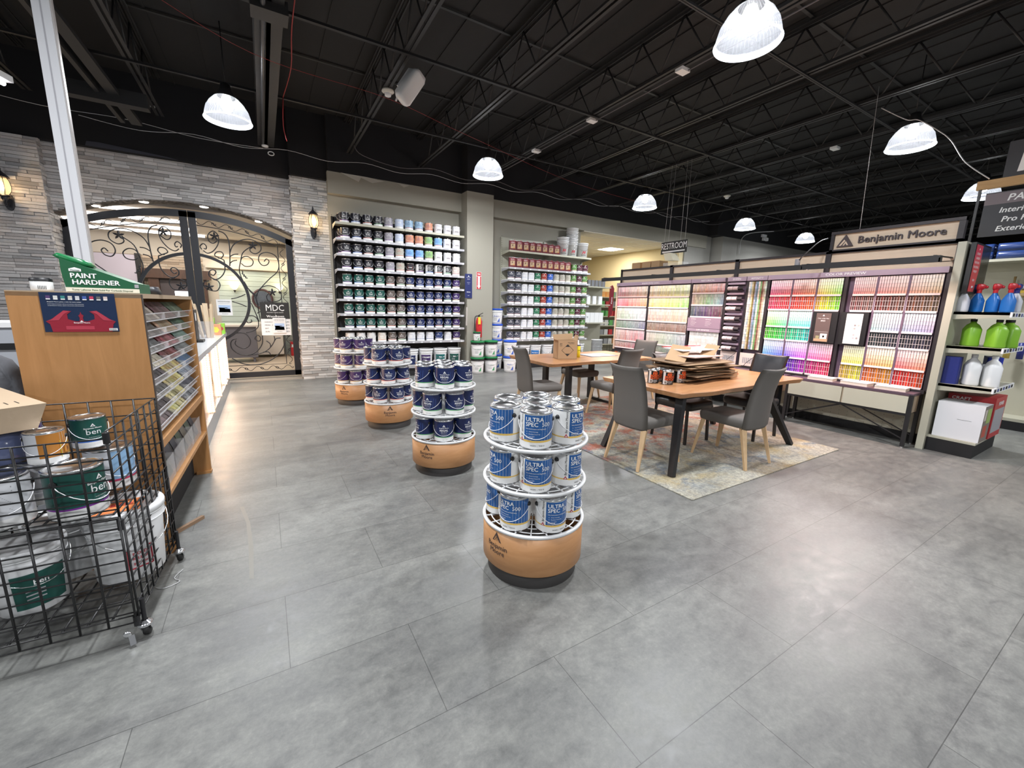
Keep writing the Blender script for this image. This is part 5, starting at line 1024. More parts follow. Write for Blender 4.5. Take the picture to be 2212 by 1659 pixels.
# framed sheets, sheen trays, off white sign on the display
b = MB(); b.box(6.43, 2.475, 1.115, 6.47, 2.765, 1.53, BLK); b.build('sheet_holder', t); b = MB(); b.box(6.43, 2.155, 1.115, 6.47, 2.435, 1.53, BLK); b.build('sheet_holder', t)
t3 = thing('promo_card', 'dark colour-of-the-year card in a clear holder amid the colour preview rack', 'card', (6.42, 2.63, 1.32)); b = MB(); b.box(0, -.085, -.19, .008, .085, .19, mat('dark_brown_card', (.12, .085, .08), .4)); b.build('sheet', t3)
b = MB(); P = lambda u, v, l=0: (-.0012-.0006*l, -u, v); b.text('Color of the Year', .018, WINK, lambda u, v: P(u, v+.115), .0, .3); b.text('2025', .028, WINK, lambda u, v: P(u, v+.08), .01); b.add([P(-.012, .15), P(.012, .15), P(0, .172)], [(0, 1, 2)], WINK)
for (x0, z0, x1, z1, cc) in ((-.08, -.185, .08, -.15, (.45, .30, .18)), (-.01, -.15, .07, -.08, (.70, .66, .62)), (-.06, -.15, -.02, -.11, (.30, .28, .15)), (.02, -.13, .04, -.105, (.25, .08, .1)), (-.075, -.06, .075, -.056, (.5, .48, .46))): b.add([P(x0, z0), P(x1, z0), P(x1, z1), P(x0, z1)], [(0, 1, 2, 3)], VC, False, cc)
b.build('print', t3)
t3 = thing('palette_card', 'white palette card with rows of grey dots in the colour preview rack', 'card', (6.42, 2.29, 1.32)); b = MB(); b.box(0, -.085, -.19, .008, .085, .19, WHT); b.build('sheet', t3)
b = MB(); P = lambda u, v, l=0: (-.0012-.0006*l, -u, v)
for r_ in range(7):
    for c_ in range(4):
        g = .72-.5*random.random()**1.5 if r_ > 1 and c_ > 1 else .62; cc = (g, g*random.uniform(.85, 1), g*random.uniform(.85, 1.05)); a0, z0 = -.056+c_*.037, .125-r_*.040
        b.add([P(a0+.012*math.cos(i*PI/6), z0+.012*math.sin(i*PI/6)) for i in range(12)], [tuple(range(12))], VC, False, cc)
b.text('Color Trends', .012, INK, lambda u, v: P(u, v+.165)); b.text('Benjamin Moore', .009, INK, lambda u, v: P(u-.02, v-.175)); b.build('print', t3)
for k in range(7):
    z = 1.955-k*.158; b = MB(); b.box(6.44, 3.765, z-.03, 6.47, 4.035, z, MV); b.build('sheen_header', t)
    t3 = thing('sheen_sample_tray', 'small tray of pink-white and black sheen samples, %s from top under the SHEEN heading' % nth(k), 'sample tray', (6.42, 3.90, z-.09), 0, 'sheen sample trays'); b = MB(); b.box(-.01, -.13, -.045, .04, .13, -.035, HF); b.build('tray', t3)
    for i, cc in enumerate(((.78, .62, .62), (.70, .54, .56), (.03, .025, .03))): MB().lathe([(.036, -.040), (.036, .040)], VC, 10, a0=PI*.5, a1=PI*1.5, col=cc, xf=lambda x, y, z_, i=i: (x+.03, .085-i*.085+z_, y*.9)).build('sample', t3)
b = MB(); b.box(6.435, 4.095, 1.21, 6.47, 4.705, 1.385, PURP)
for i, (u0, head_) in enumerate(((.06, 'HISTORICAL'), (.34, 'OFF WHITES'))):
    b.text(head_, .018, WINK, lambda u, v: (6.433, 4.705-u0-u, v+1.355), .02, align='LEFT')
    for k in range(4): b.text(('A collection of', 'timeless and elegant', 'hues inspired by', 'architecture')[k], .014, WINK, lambda u, v: (6.433, 4.705-u0-u, v+1.325-k*.024), align='LEFT')
b.build('info_panel', t); b = MB(); b.box(6.435, 4.095, 1.155, 6.50, 4.705, 1.205, MV); b.text('OFF WHITES', .036, WINK, lambda u, v: (6.433, 4.40-u, v+1.168), .01, sx=1.2); b.build('valance', t)
for y0, y1 in ((3.76, 4.05), (3.43, 3.72)):
    t3 = thing('brochure_rack', 'clear rack of pale brochures low on the display, %s the sheen samples' % ('under' if y0 > 3.7 else 'right of those under'), 'brochure rack', (6.45, (y0+y1)/2, .67), 0, 'display brochure racks'); b = MB(); b.box(0, -.135, 0, .01, .135, .20, mat('peach_paper', (.78, .64, .58), .6))
    for i in range(7): b.box(-.001, -.10+i*.028, .04, 0, -.082+i*.028, .13, mat('grey_print', (.35, .35, .37), .6))
    b.build('brochure', t3); MB().tube([(-.03, -.13, .18), (-.05, .0, .05), (-.05, .03, .0)], .004, BLK, 5).build('wire_holder', t3)
# drawer desks under the display
def desk(y0, y1, lab):
    d = thing('drawer_desk', lab, 'desk', (6.20, y0, 0), 0, 'drawer desks under the colour display'); w_ = y1-y0
    MB().box(0, 0, .605, .32, w_, .635, mat('plum_desktop', (.10, .065, .09), .35)).build('desktop', d); b = MB(); b.box(.02, .02, .40, .30, w_-.02, .605, ASH); b.build('drawer_case', d)
    for i in range(2): MB().box(-.008, .035+i*(w_/2-.03)+i*.006, .405, .02, .02+(i+1)*(w_/2-.03)+i*.006, .60, mat('pale_drawer_front', (.50, .485, .39), .45)).build('drawer', d)
    for y in (.015, w_-.015):
        for x in (.015, .30): q = MB(); q.box(x-.018, y-.018, .015, x+.018, y+.018, .62, BLK); q.cyl(x, y, 0, .018, .014, TIN, 10); q.build('leg', d)
    b = MB(); b.box(0, 0, .375, .03, w_, .402, BLK); b.box(.29, 0, .375, .32, w_, .402, BLK); b.build('rail', d)
    for y in (0, 1): b = MB(); b.bar((.015, w_/2, .38), (.015, .02+y*(w_-.04), .10), .012, .012, BLK); b.build('brace', d); b = MB(); b.bar((.30, w_/2, .38), (.30, .02+y*(w_-.04), .10), .012, .012, BLK); b.build('brace', d)
    return d
desk(1.545, 2.86, 'long drawer desk with black frame under the colour preview racks, nearest the post')
desk(2.92, 4.20, 'drawer desk with black frame under the sheen and historical cards, second from the post')
desk(4.26, 5.54, 'drawer desk with black frame under the classics cards, mostly hidden by tables')
for i, (y, rz) in enumerate(((1.78, .06), (2.12, -.05), (2.50, .08))):
    t3 = thing('color_book', 'thick pale colour book lying on the drawer desk, %s from the post' % nth(i), 'book', (6.36, y, .6355), rz, 'books on the drawer desk'); MB().box(-.11, -.14, .003, .11, .14, .035, mat('page_cream', (.72, .62, .52), .7)).build('pages', t3)
    MB().box(-.112, -.142, .035, .112, .142, .038, mat('book_cover', (.80, .72, .72), .4)).build('cover', t3); b = MB(); b.box(-.112, -.1425, 0, .112, .142, .003, mat('book_cover')); b.build('back_cover', t3)
# cartons behind the header
for i, (y, w_) in enumerate(((6.30, .22), (6.03, .22), (5.80, .20))): tag(MB().box(6.75, y-w_/2, 2.25, 7.0, y+w_/2, 2.46, KRAFT).build('stored_carton'), 'brown carton stored on top behind the display header, %s from the left' % nth(i), 'box', 'cartons above the display')
t = thing('shelf_scale', 'clear-cased device with a pale roof shape on top of the display, right of the cartons', 'device', (6.9, 5.45, 2.25)); MB().box(-.1, -.22, 0, .1, .2, .16, GLASSY).build('case', t); b = MB(); b.ext([(.16, .20), (-.02, .20), (.06, .34), (.22, .34)], lambda u, v, d: (d, u, v), -.1, .1, mat('cream_card', (.75, .70, .55), .6)); b.build('lid', t)
tag(MB().box(6.72, 1.5, 0.0, 7.15, 6.5, 2.25, mat('gondola_back', (.47, .45, .36), .7)).build('gondola_frame'), 'cream steel gondola that carries the colour display from behind', 'shelving')
# ---------------------------------------------------------------- restroom sign, aisle sign
t = thing('restroom_sign', 'black hanging RESTROOM sign with a white left arrow', 'sign', (7.0, 5.60, 2.72), 0)
MB().box(0, -.30, -.115, .008, .30, .115, INK).build('board', t); b = MB(); P = lambda u, v, l=0: (-.0015-.0006*l, -u, v); b.text('RESTROOM', .165, WINK, lambda u, v: P(u*.70, v-.025), .005)
b.poly([P(-.27, -.075), P(-.245, -.098), P(-.245, -.087), P(.26, -.087), P(.26, -.063), P(-.245, -.063), P(-.245, -.052)], WINK); b.build('print', t)
for y in (-.24, -.14, .14, .24): MB().tube([(.004, y, .115), (.02, y*.9, 1.54)], .0025, WC, 4).build('hanging_wire', t)
t = thing('aisle_sign', 'hanging aisle sign listing interior, pro and exterior paint at the right edge', 'sign', (7.1, 0, 0))
MB().box(-.03, .0, 2.92, .03, 1.60, 3.01, wood('sign_beam_wood', (.46, .26, .10), (.60, .38, .18), (5, 1, 5), .6)).build('wood_beam', t)
MB().box(-.008, .05, 2.40, .008, 1.515, 2.87, mat('sign_charcoal', (.028, .028, .034), .5)).build('board', t); MB().box(-.010, .05, 2.74, -.008, 1.515, 2.86, mat('mauve_grey', (.17, .135, .15), .5)).build('title_band', t)
b = MB(); P = lambda u, v, l=0: (-.0125-.0006*l, 1.515-u, v); b.text('PAINT', .098, WINK, lambda u, v: P(u+.165, v+2.765), .02, .2, 'LEFT', sx=1.05)
for i, s_ in enumerate(('Interior Paint', 'Pro Paint', 'Exterior Paint')): b.text(s_, .080, WINK, lambda u, v: P(u+.115+(.01, .04, .01)[i], v+2.645-i*.098), .022, .2, 'LEFT')
b.build('print', t); b = MB(); b.box(-.006, .9, 3.01, .006, 1.42, 3.38, mat('sign_charcoal')); b.build('number_board', t); b = MB(); b.text('10', .34, WINK, lambda u, v: (-.0085, 1.385-u, v+3.06), .02, .1, 'LEFT'); b.build('number', t)
for y in (1.57,): MB().box(-.012, y-.012, 2.1, .012, y+.012, 2.93, BLK).build('post', t)
for y in (1.2, .3): MB().tube([(0, y, 3.01), (0, y, 4.26)], .004, BLK, 4).build('hanging_wire', t)
# ---------------------------------------------------------------- end panel and end-cap shelves
t = thing('endcap_shelving', 'cream end-cap shelving with bottles and boxes at the right edge, beside the display', 'shelving', (6.36, 1.42, 0))
MB().box(0, 0, 0, .95, .065, 2.28, CREAM).build('end_panel', t); b = MB(); b.box(.05, -.37, 0, .95, 0, .15, BLKM); b.build('kick_base', t); MB().box(.05, -.38, .15, .95, 0, .175, CREAM).build('base_shelf', t)
STP = mat('tag_strip_blue', (.06, .08, .25), .5)
for z in (.77, 1.19, 1.555):
    b = MB(); b.box(.06, -.40, z-.028, .95, 0, z, CREAM); b.add([(.06, 0, z-.08), (.06, -.4, z-.05), (.06, -.4, z), (.06, 0, z)], [(0, 1, 2, 3)], CREAM); b.box(.06, -.415, z-.05, .95, -.40, z+.003, PLW); so = b.build('shelf', t)
    for i in range(7): MB().box(.09+i*.12, -.417, z-.04, .16+i*.12, -.415, z-.008, STP if i % 2 else BLKM).build('price_tag', so)
t = thing('screen', 'black-framed promotional screen on the end panel above the spray bottles, half red', 'screen', (6.42, 1.40, 1.75), .0)
b = MB(); b.box(0, -.04, 0, .58, .0, .52, BLK); b.build('frame', t); b = MB(); q = lambda u, v, l=0: (u, -.0415-.001*l, v); b.poly([q(.02, .02), q(.56, .02), q(.56, .50), q(.02, .50)], mat('screen_dark', (.05, .045, .035), .15)); b.poly([q(.02, .02, 1), q(.22, .02, 1), q(.27, .26, 1), q(.25, .50, 1), q(.02, .50, 1)], mat('screen_red', (.35, .03, .04), .3, emit=(.5, .05, .06), es=.25))
for i, s_ in enumerate(('COLORS', 'CHOSEN', 'FOR YOUR', 'SUCCESSFUL', 'PROJECT', ' ', 'NEW')): b.text(s_, .032, WINK, lambda u, v: q(.135+u, v+.40-i*.045, 2), .01)
b.poly([q(.125, .45, 2), q(.155, .45, 2), q(.14, .475, 2)], WINK)
b.build('display', t)
def bottle(name, prof, m, capm, z, cap):
    t = thing(name, '', 'bottle'); b = MB(); b.loft([rrect(w_, d_, .02, 3, z=zz) for zz, w_, d_ in prof], m); b.build('body', t); return t
def spray(m, neckm):
    t = bottle('spray_bottle', [(0, .095, .065), (.02, .10, .07), (.12, .10, .07), (.17, .06, .05), (.20, .03, .03), (.235, .03, .03)], m, None, 0, 0)
    c_ = MB(); c_.cyl(0, 0, .20, .235, .019, neckm, 12); c_.loft([rrect(.03, .055, .01, 2, 0, 0, .235), rrect(.03, .085, .012, 2, 0, -.01, .26), rrect(.03, .08, .012, 2, 0, -.01, .285), rrect(.02, .05, .01, 2, 0, 0, .295)], neckm if neckm is REDP else NAVYP); c_.build('trigger_head', t)
    n_ = MB(); n_.tube([(0, -.05, .265), (0, -.075, .262)], .016, REDP if neckm is REDP else WHITEM, 10); n_.build('nozzle', t); return t
s1 = spray(BLUEP, REDP)
for i, (x, y) in enumerate(((6.60, 1.30), (6.63, 1.19), (6.60, 1.08))):
    o = s1 if i == 0 else dup(s1); o.location = (x, y, 1.556); o.rotation_euler.z = PI/2-.5; tag(o, 'bright blue spray bottle with a red head on the end-cap, %s from the post' % nth(i), 'bottle', 'blue spray bottles')
s2 = spray(mat('frosted_white', (.62, .64, .70), .4), NAVYP)
for i, (x, y) in enumerate(((6.50, 1.385), (6.74, 1.35), (6.80, 1.22), (6.86, 1.10), (6.74, 1.06))):
    o = s2 if i == 0 else dup(s2); o.location = (x, y, 1.556); o.rotation_euler.z = PI/2-.3; tag(o, 'white spray bottle with navy head on the top end-cap shelf, %s from the post' % nth(i), 'bottle', 'white spray bottles')
def jug(m, capm, h=.27, cap='cap'):
    t = thing('jug', '', 'jug'); k = h/.27; b = MB(); b.loft([rrect(w_, d_, .03, 3, z=zz*k) for zz, w_, d_ in ((0, .145, .10), (.015, .155, .11), (.06, .15, .105), (.17, .155, .11), (.215, .11, .08), (.235, .05, .05), (.25, .045, .045))], m); b.build('body', t)
    MB().cyl(0, 0, .25*k, .275*k, .026, capm, 14).build(cap, t); MB().tube(crom([(.05, 0, .225*k), (.082, 0, .20*k), (.085, 0, .13*k), (.077, 0, .11*k)], 3), .010, m, 6).build('grip', t)
    l = MB(); l.box(.02, -.0565, .05*k, .065, -.0545, .15*k, mat('dark_label', (.06, .05, .05), .5)); l.box(.02, -.057, .12*k, .065, -.0555, .15*k, mat('orange_label', (.45, .17, .06), .5)); l.build('label', t); return t
j1 = jug(GREENP, BLK, .285)
for i, (x, y) in enumerate(((6.60, 1.29), (6.57, 1.10), (6.70, 1.04), (6.84, 1.08))):
    o = j1 if i == 0 else dup(j1); o.location = (x, y, 1.191); o.rotation_euler.z = PI/2-.9+i*.1; tag(o, 'lime green jug with a black cap on the second end-cap shelf, %s from the post' % nth(i), 'jug', 'lime green jugs')
j2 = jug(PLW, PLW, .33)
for i, (x, y) in enumerate(((6.58, 1.22), (6.60, 1.075))): o = j2 if i == 0 else dup(j2); o.location = (x, y, .771); o.rotation_euler.z = PI/2-1.0; tag(o, 'white jug with a seam on the third end-cap shelf, %s one' % ('left', 'right')[i], 'jug', 'white jugs')
tag(MB().loft([rrect(.10, .13, .02, 3, z=z) for z in (0, .30)], NAVYP, False).build('navy_container', loc=(6.52, 1.36, .771)), 'dark navy container at the back of the third end-cap shelf', 'container')
tag(MB().loft([rrect(w_, .12, .02, 3, z=z) for z, w_ in ((0, .16), (.15, .20), (.17, .24), (.30, .26))], mat('royal_blue_plastic', (.02, .04, .40), .4), False).build('blue_paint_tray', loc=(6.98, 1.15, .771), rz=.3), 'royal blue plastic paint tray at the right of the third end-cap shelf', 'paint tray')
tag(MB().loft([rrect(.14, .12, .03, 3, z=z) for z in (0, .22)], mat('frosted_white')).build('frosted_container', loc=(6.80, 1.18, .771)), 'frosted pale container behind the white jugs', 'container')
t = thing('appliance_carton', 'large plain white carton on the end-cap base', 'box', (6.44, 1.03, .176)); MB().box(0, 0, 0, .30, .36, .40, mat('white_carton', (.70, .71, .74), .6)).build('carton', t); b = MB()
for (y0, z0, y1, z1, cc) in ((.0, .0, .3, .40, (.20, .17, .15)), (.05, .05, .2, .18, (.45, .08, .05)), (.12, .2, .28, .36, (.30, .42, .12)), (.02, .24, .1, .36, (.55, .5, .45))): b.add([(y0, -.001-(.0005 if y1 < .3 else 0), z0), (y1, -.001-(.0005 if y1 < .3 else 0), z0), (y1, -.001-(.0005 if y1 < .3 else 0), z1), (y0, -.001-(.0005 if y1 < .3 else 0), z1)], [(0, 1, 2, 3)], VC, False, cc)
b.build('printed_face', t); MB().box(.0, .08, .22, -.0012, .19, .222, BLKM).build('slot', t)
t = thing('appliance_carton', 'large red carton with printed sides behind the white one on the end-cap', 'box', (6.76, 1.02, .176)); MB().box(0, 0, 0, .48, .37, .46, mat('red_carton', (.42, .025, .03), .5)).build('carton', t); b = MB(); b.add([(.03, -.001, .06), (.45, -.001, .06), (.45, -.001, .33), (.03, -.001, .33)], [(0, 1, 2, 3)], VC, False, (.33, .33, .36)); b.text('POWER', .06, WINK, lambda u, v: (u+.24, -.003, v+.37), .03)
b.text('CRAFT', .05, WINK, lambda u, v: (-.001, .34-u, v+.40), .02, align='LEFT'); b.build('printed_face', t)
tag(MB().lathe([(.08, 0), (.10, .12), (.0, .12)], GLASSY, 16).build('coil_pack', loc=(6.98, 1.2, .640)), 'clear pack with a yellow strap on top of the red carton', 'pack')
# the next gondola to the right, seen past the end-cap
t = thing('aisle_gondola', 'pegboard gondola of brushes and blue packs beyond the end-cap at the right edge', 'shelving', (8.62, -.6, 0))
b = MB(); b.box(.35, 0, 0, .40, 2.4, 2.3, mat('pegboard_cream')); b.build('back_panel', t); MB().box(0, 0, 0, .4, 2.4, .12, BLKM).build('kick_base', t); MB().box(0, 0, .12, .4, 2.4, .16, CREAM).build('base_shelf', t); MB().box(-.02, 0, 2.25, .4, 2.4, 2.285, CREAM).build('top_shelf', t)
for i in range(6):
    for k in range(2): tag(MB().loft([rrect(.30, .34, .03, 3, z=z) for z in (0, .10)], mat('navy_wrap', (.02, .045, .16), .25)).build('wrapped_pack', loc=(8.80, .35+i*.37, 2.287+k*.105)), 'glossy navy wrapped pack on the top shelf beyond the end-cap, %s column %s' % (nth(i), ('below', 'above')[k]), 'pack', 'navy wrapped packs')
bp = thing('paint_brush', '', 'paint brush'); MB().loft([rrect(.02, .06, .008, 2, z=0), rrect(.02, .055, .008, 2, z=.06)], mat('bristle', (.35, .25, .12), .9)).build('bristles', bp); MB().box(-.011, -.032, .06, .011, .032, .095, mat('yellow_ferrule', (.70, .48, .06), .4)).build('ferrule', bp); MB().loft([rrect(.018, .045, .006, 2, z=.095), rrect(.016, .018, .006, 2, z=.15), rrect(.018, .026, .006, 2, z=.28)], mat('brush_handle', (.30, .20, .08), .5)).build('handle', bp)
for i in range(9): o = bp if i == 0 else dup(bp); o.location = (8.86, .60+i*.105, 1.78); tag(o, 'hanging paint brush with a yellow ferrule beyond the end-cap, %s from the right' % nth(i), 'paint brush', 'hanging paint brushes')
for i in range(6): tag(MB().lathe([(.0, 0), (.032, 0), (.035, .22), (0, .225)], (mat('roller_white', (.72, .72, .70), .8), NAVYP, mat('roller_yellow', (.62, .45, .1), .7))[i % 3], 12).build('roller_pack', loc=(8.84, .75+i*.12, .95+.0*i)), 'paint roller pack hanging low on the pegboard, %s from the right' % nth(i), 'paint roller', 'hanging roller packs')
# the corner by the alcove
t = thing('side_shelving', 'narrow cream shelving of thinner cans and jugs at the alcove corner', 'shelving', (7.62, 8.75, 0)); MB().box(.0, .35, 0, .84, .38, 2.15, CREAM).build('back_panel', t); MB().box(.55, .0, .9, .84, .35, 2.1, BLKM).build('black_divider', t) if 0 else None
for z in (2.10, 1.62, 1.12): MB().box(0, 0, z-.03, .84, .36, z, CREAM).build('shelf', t)
for k, (z, m_, n_) in enumerate(((2.101, mat('steel_grey_can', (.32, .33, .36), .3, .6), 5), (1.621, PLW, 3), (1.121, PLW, 4))):
    for i in range(n_): tag(MB().loft([rrect(.10+.03*k, .08, .02, 3, z=zz) for zz in (0, .17+.05*k)], m_, False).build('solvent_can', loc=(7.72+i*.66/n_, 8.86, z)), 'pale solvent container on the alcove corner shelving, %s shelf from top, %s from left' % (nth(k), nth(i)), 'container', 'solvent containers')
for i in range(5): open_z = i*.09; tag(MB().lathe([(0, 0), (.13, .003), (.155, .30), (.162, .30)], PLW, 20).build('empty_pail', loc=(7.86, 8.55, open_z)), 'empty white pail, tall nest at the alcove corner, %s from bottom' % nth(i), 'pail', 'nested pails by the alcove')
t = thing('wire_basket_cart', 'black wire basket of pale rollers at the alcove corner', 'basket', (8.3, 8.2, 0)); b = MB()
for i in range(6): b.tube([(i*.12, 0, 0), (i*.12, 0, .62)], .005, BLK, 4); b.tube([(0, 0, .12+i*.1), (.6, 0, .12+i*.1)], .005, BLK, 4)
for i in range(5): b.tube([(0, i*.1, .12), (0, i*.1, .62)], .005, BLK, 4)
b.build('wire_grid', t)
for i in range(6): tag(MB().lathe([(0, 0), (.045, 0), (.045, .42), (0, .42)], VC, 10, col=((.7, .2, .08), (.75, .72, .68), (.6, .45, .1))[i % 3]).build('roller_cover', loc=(8.38+i*.095, 8.32, .15)), 'roller cover standing in the wire basket, %s from left' % nth(i), 'roller', 'roller covers in the basket')
t = thing('red_aisle_display', 'tall narrow dark red fin sign in the alcove opening', 'sign', (8.9, 9.25, 1.25)); b = MB(); b.ext([(.0, .0), (.13, .1), (.15, .85), (.08, .95), (0, .9)], lambda u, v, d: (u, d, v), -.02, .02, mat('deep_red', (.20, .01, .02), .45)); b.text('Paint', .10, WINK, lambda u, v: (.09-v*.6, -.022, .5+u), .02); b.build('fin', t)
t = thing('alcove_shelving', 'tall shelving with red and grey goods deep in the alcove', 'shelving', (9.2, 10.6, 0)); MB().box(0, .4, 0, 2.1, .45, 2.1, CREAM).build('back_panel', t)
for k in range(6):
    MB().box(0, 0, .3+k*.32-.03, 2.1, .42, .3+k*.32, CREAM).build('shelf', t)
    for i in range(9): tag(MB().box(-.08, -.07, 0, .08, .07, .18, VC, random.choice(((.45, .03, .04), (.25, .26, .28), (.55, .55, .56), (.10, .35, .10), (.6, .3, .1)))).build('boxed_goods', loc=(9.35+i*.215, 10.75, .301+k*.32)), 'small boxed goods in the alcove, %s shelf from the floor, %s from left' % (nth(k), nth(i)), 'box', 'boxed goods in the alcove')
for x, y, w_ in ((10.3, 10.8, 'large square'), (8.0, 10.6, 'left, partly hidden')): tag(MB().box(x-.3, y-.3, 3.485, x+.3, y+.3, 3.499, mat('troffer_glow', (1, 1, 1), .5, emit=(1, .96, .88), es=4)).build('ceiling_panel_light'), 'glowing square ceiling light in the alcove, '+w_, 'lamp', 'alcove ceiling lights')
# ---------------------------------------------------------------- stain-card cabinet
CA = -.035; CO = (-.555, 2.94)
t = thing('card_cabinet', 'tall orange laminate cabinet with a rack of stain cards on its side, left foreground', 'cabinet', (CO[0], CO[1], 0), CA)
EDG = mat('dark_edge_band', (.05, .04, .035), .5)
MB().box(-.50, 0, 0, -.002, .018, 1.52, PLY).build('front_panel', t); MB().box(-.03, 1.36, 0, -.0, 1.40, 1.52, PLY).build('end_panel', t) if 0 else MB().box(-.50, 1.36, 0, .0, 1.40, 1.50, PLY).build('end_panel', t)
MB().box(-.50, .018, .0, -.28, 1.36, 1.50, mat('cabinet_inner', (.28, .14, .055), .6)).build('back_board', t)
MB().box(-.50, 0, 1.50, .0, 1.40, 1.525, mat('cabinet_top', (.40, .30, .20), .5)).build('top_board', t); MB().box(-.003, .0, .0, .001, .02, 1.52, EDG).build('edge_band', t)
b = MB(); b.box(-.28, .018, .355, .0, 1.36, .38, PLY); b.build('brochure_shelf', t); MB().box(-.28, .018, 0, -.12, 1.36, .355, mat('recess_shade_black', (.012, .01, .01), .9)).build('recess_shade_block', t); MB().box(-.10, 1.33, 0, .005, 1.40, .02, PLY).build('foot_block', t)  # near-black block paints in the shade of the open base under the shelf
MB().box(-.06, .018, .655, .0, 1.36, .70, PLY).build('rail', t)
R = random.Random(12)
FAM = [[(.10, .12, .75), (.99, .25, .48), (.30, .18, .52)], [(.06, .10, .50), (.09, .35, .72), (.36, .28, .42)], [(.5, .03, .50), (.99, .5, .62), (.45, .2, .55)], [(.12, .15, .72), (.99, .55, .55), (.5, .05, .60)], [(.9, .08, .40), (.12, .40, .75), (.58, .42, .66)], [(.1, .05, .5), (.13, .42, .82), (.6, .15, .66)], [(.95, .10, .35), (.14, .38, .80), (.62, .12, .42)], [(.98, .12, .62), (.15, .35, .78), (.6, .08, .58)]]
for k in range(8):
    z = 1.385-k*.091
    b = MB(); b.T = Matrix.Translation((-.022, 0, 0)); y0, y1 = .03, 1.34
    b.add([(-.0, y0, z-.012), (-.0, y1, z-.012), (.018, y1, z+.03), (.018, y0, z+.03)], [(0, 1, 2, 3)], GLASSY); b.box(-.10, y0, z-.014, .0, y1, z-.011, GLASSY); b.box(-.002, y0, z-.017, .003, y1, z-.010, mat('acrylic_edge', (.75, .75, .78), .1, alpha=.7)); b.box(.016, y0, z+.028, .019, y1, z+.032, mat('acrylic_edge'))
    for u in (y0+.45, y0+.90): b.box(-.08, u-.0015, z-.012, .016, u+.0015, z+.03, GLASSY)
    b.build('acrylic_tray', t)
    for j in range(3):
        for i in range(6):
            h_, s_, v_ = FAM[k][j]; cc = hsv(h_+R.uniform(-.02, .02), s_*R.uniform(.6, 1.1), v_*R.uniform(.75, 1.12)); yy = .055+j*.445+i*.068+R.uniform(-.006, .006)
            c_ = MB(); c_.T = Matrix.Translation((-.022, 0, 0)); zb = z-.008; th = .05
            for q in range(3): c_.add([(-.004-.03*q-.002*q, yy, zb+.0+.034*q+.002), (-.004-.03*q, yy+.060, zb+.034*q+.002), (-.032-.03*q, yy+.060, zb+.034*(q+1)), (-.032-.03*q, yy, zb+.034*(q+1))], [(0, 1, 2, 3)], VC, False, tuple(x*(1-.12*q) for x in cc))
            c_.add([(-.006, yy, zb), (-.006, yy+.06, zb), (-.10, yy+.06, zb+.10), (-.10, yy, zb+.10)], [(3, 2, 1, 0)], VC, False, cc)
            o = c_.build('stain_card', loc=(CO[0], CO[1], 0), rz=CA); nm = [n_ for (a, z_), n_ in CN if a <= (h_ % 1) < z_ or (a <= h_ % 1+.0 < z_)][0]
            tag(o, '%s stain card, tray %s from top, %s column, %s from the near side' % ('greyish' if s_ < .13 else 'muted '+nm, nth(k), ('near', 'middle', 'far')[j], nth(i)), 'stain card', 'stain cards in the acrylic trays')
for i in range(8):
    b = MB(); yy = .06+i*.155; b.add([(-.16, yy, .39), (-.16, yy+.13, .39), (-.24, yy+.13, .64), (-.24, yy, .64)], [(3, 2, 1, 0)], mat('dark_brochure', (.12, .11, .105), .35)); b.add([(-.159, yy+.01, .40), (-.159, yy+.12, .40), (-.21, yy+.12, .56), (-.21, yy+.01, .56)], [(3, 2, 1, 0)], VC, False, R.choice(((.16, .14, .11), (.07, .09, .06), (.20, .18, .16), (.06, .06, .07)))); b.add([(-.16, yy, .39), (-.24, yy, .64), (-.30, yy, .64), (-.22, yy, .39)], [(0, 1, 2, 3)], mat('brochure_edge', (.30, .29, .28), .6))
    tag(b.build('brochure', loc=(CO[0]+.12, CO[1], 0), rz=CA), 'dark brochure stack on the bottom cabinet shelf, %s from the near side' % nth(i), 'brochure', 'brochures on the cabinet shelf')
for i in range(4): t3 = thing('brochure_holder', 'clear acrylic brochure holder on the bottom cabinet shelf, %s from the near side' % nth(i), 'brochure holder', (CO[0], CO[1], 0), CA, 'acrylic brochure holders'); b = MB(); yy = .05+i*.32; b.box(-.03, yy, .381, -.027, yy+.29, .53, GLASSY); b.box(-.14, yy, .381, -.03, yy+.003, .52, GLASSY); b.box(-.14, yy+.287, .381, -.03, yy+.29, .52, GLASSY); b.build('acrylic_body', t3)
# poster on its front
t = thing('cabinet_poster', 'navy poster with a red pediment taped on the laminate cabinet front', 'poster', (CO[0], CO[1]-.002, 0), CA); b = MB(); b.box(-.385, -.003, 1.325, -.108, -.001, 1.52, mat('cabinet_poster_navy', (.008, .022, .065), .35)); b.build('sheet', t)
b = MB(); P = lambda u, v, l=0: (-.385+.277*u, -.0042-.0006*l, 1.325+.195*v); RD = mat('pediment_red', (.27, .012, .03), .4); RD2 = mat('pediment_light', (.42, .04, .07), .4)
b.poly([P(.10, 0), P(.90, 0), P(.93, .20), (P(.97, .27)), P(.03, .27), P(.08, .20)][0:6], RD)
for s_ in (0, 1):
    m_ = (lambda u: 1-u) if s_ else (lambda u: u)
    q = [P(m_(u), v) for u, v in ((.03, .27), (.42, .27), (.32, .33), (.32, .45), (.38, .53), (.28, .55), (.18, .42), (.10, .32))]; b.poly(q if not s_ else q[::-1], RD)
    q = [P(m_(u), v, 1) for u, v in ((.05, .285), (.2, .30), (.28, .46), (.36, .53), (.28, .545), (.18, .42), (.12, .33))]; b.poly(q if not s_ else q[::-1], RD2)
b.poly([P(.47, .27), P(.53, .27), P(.52, .36), P(.535, .42), P(.51, .46), P(.50, .52), P(.49, .46), P(.465, .42), P(.48, .36)], RD)
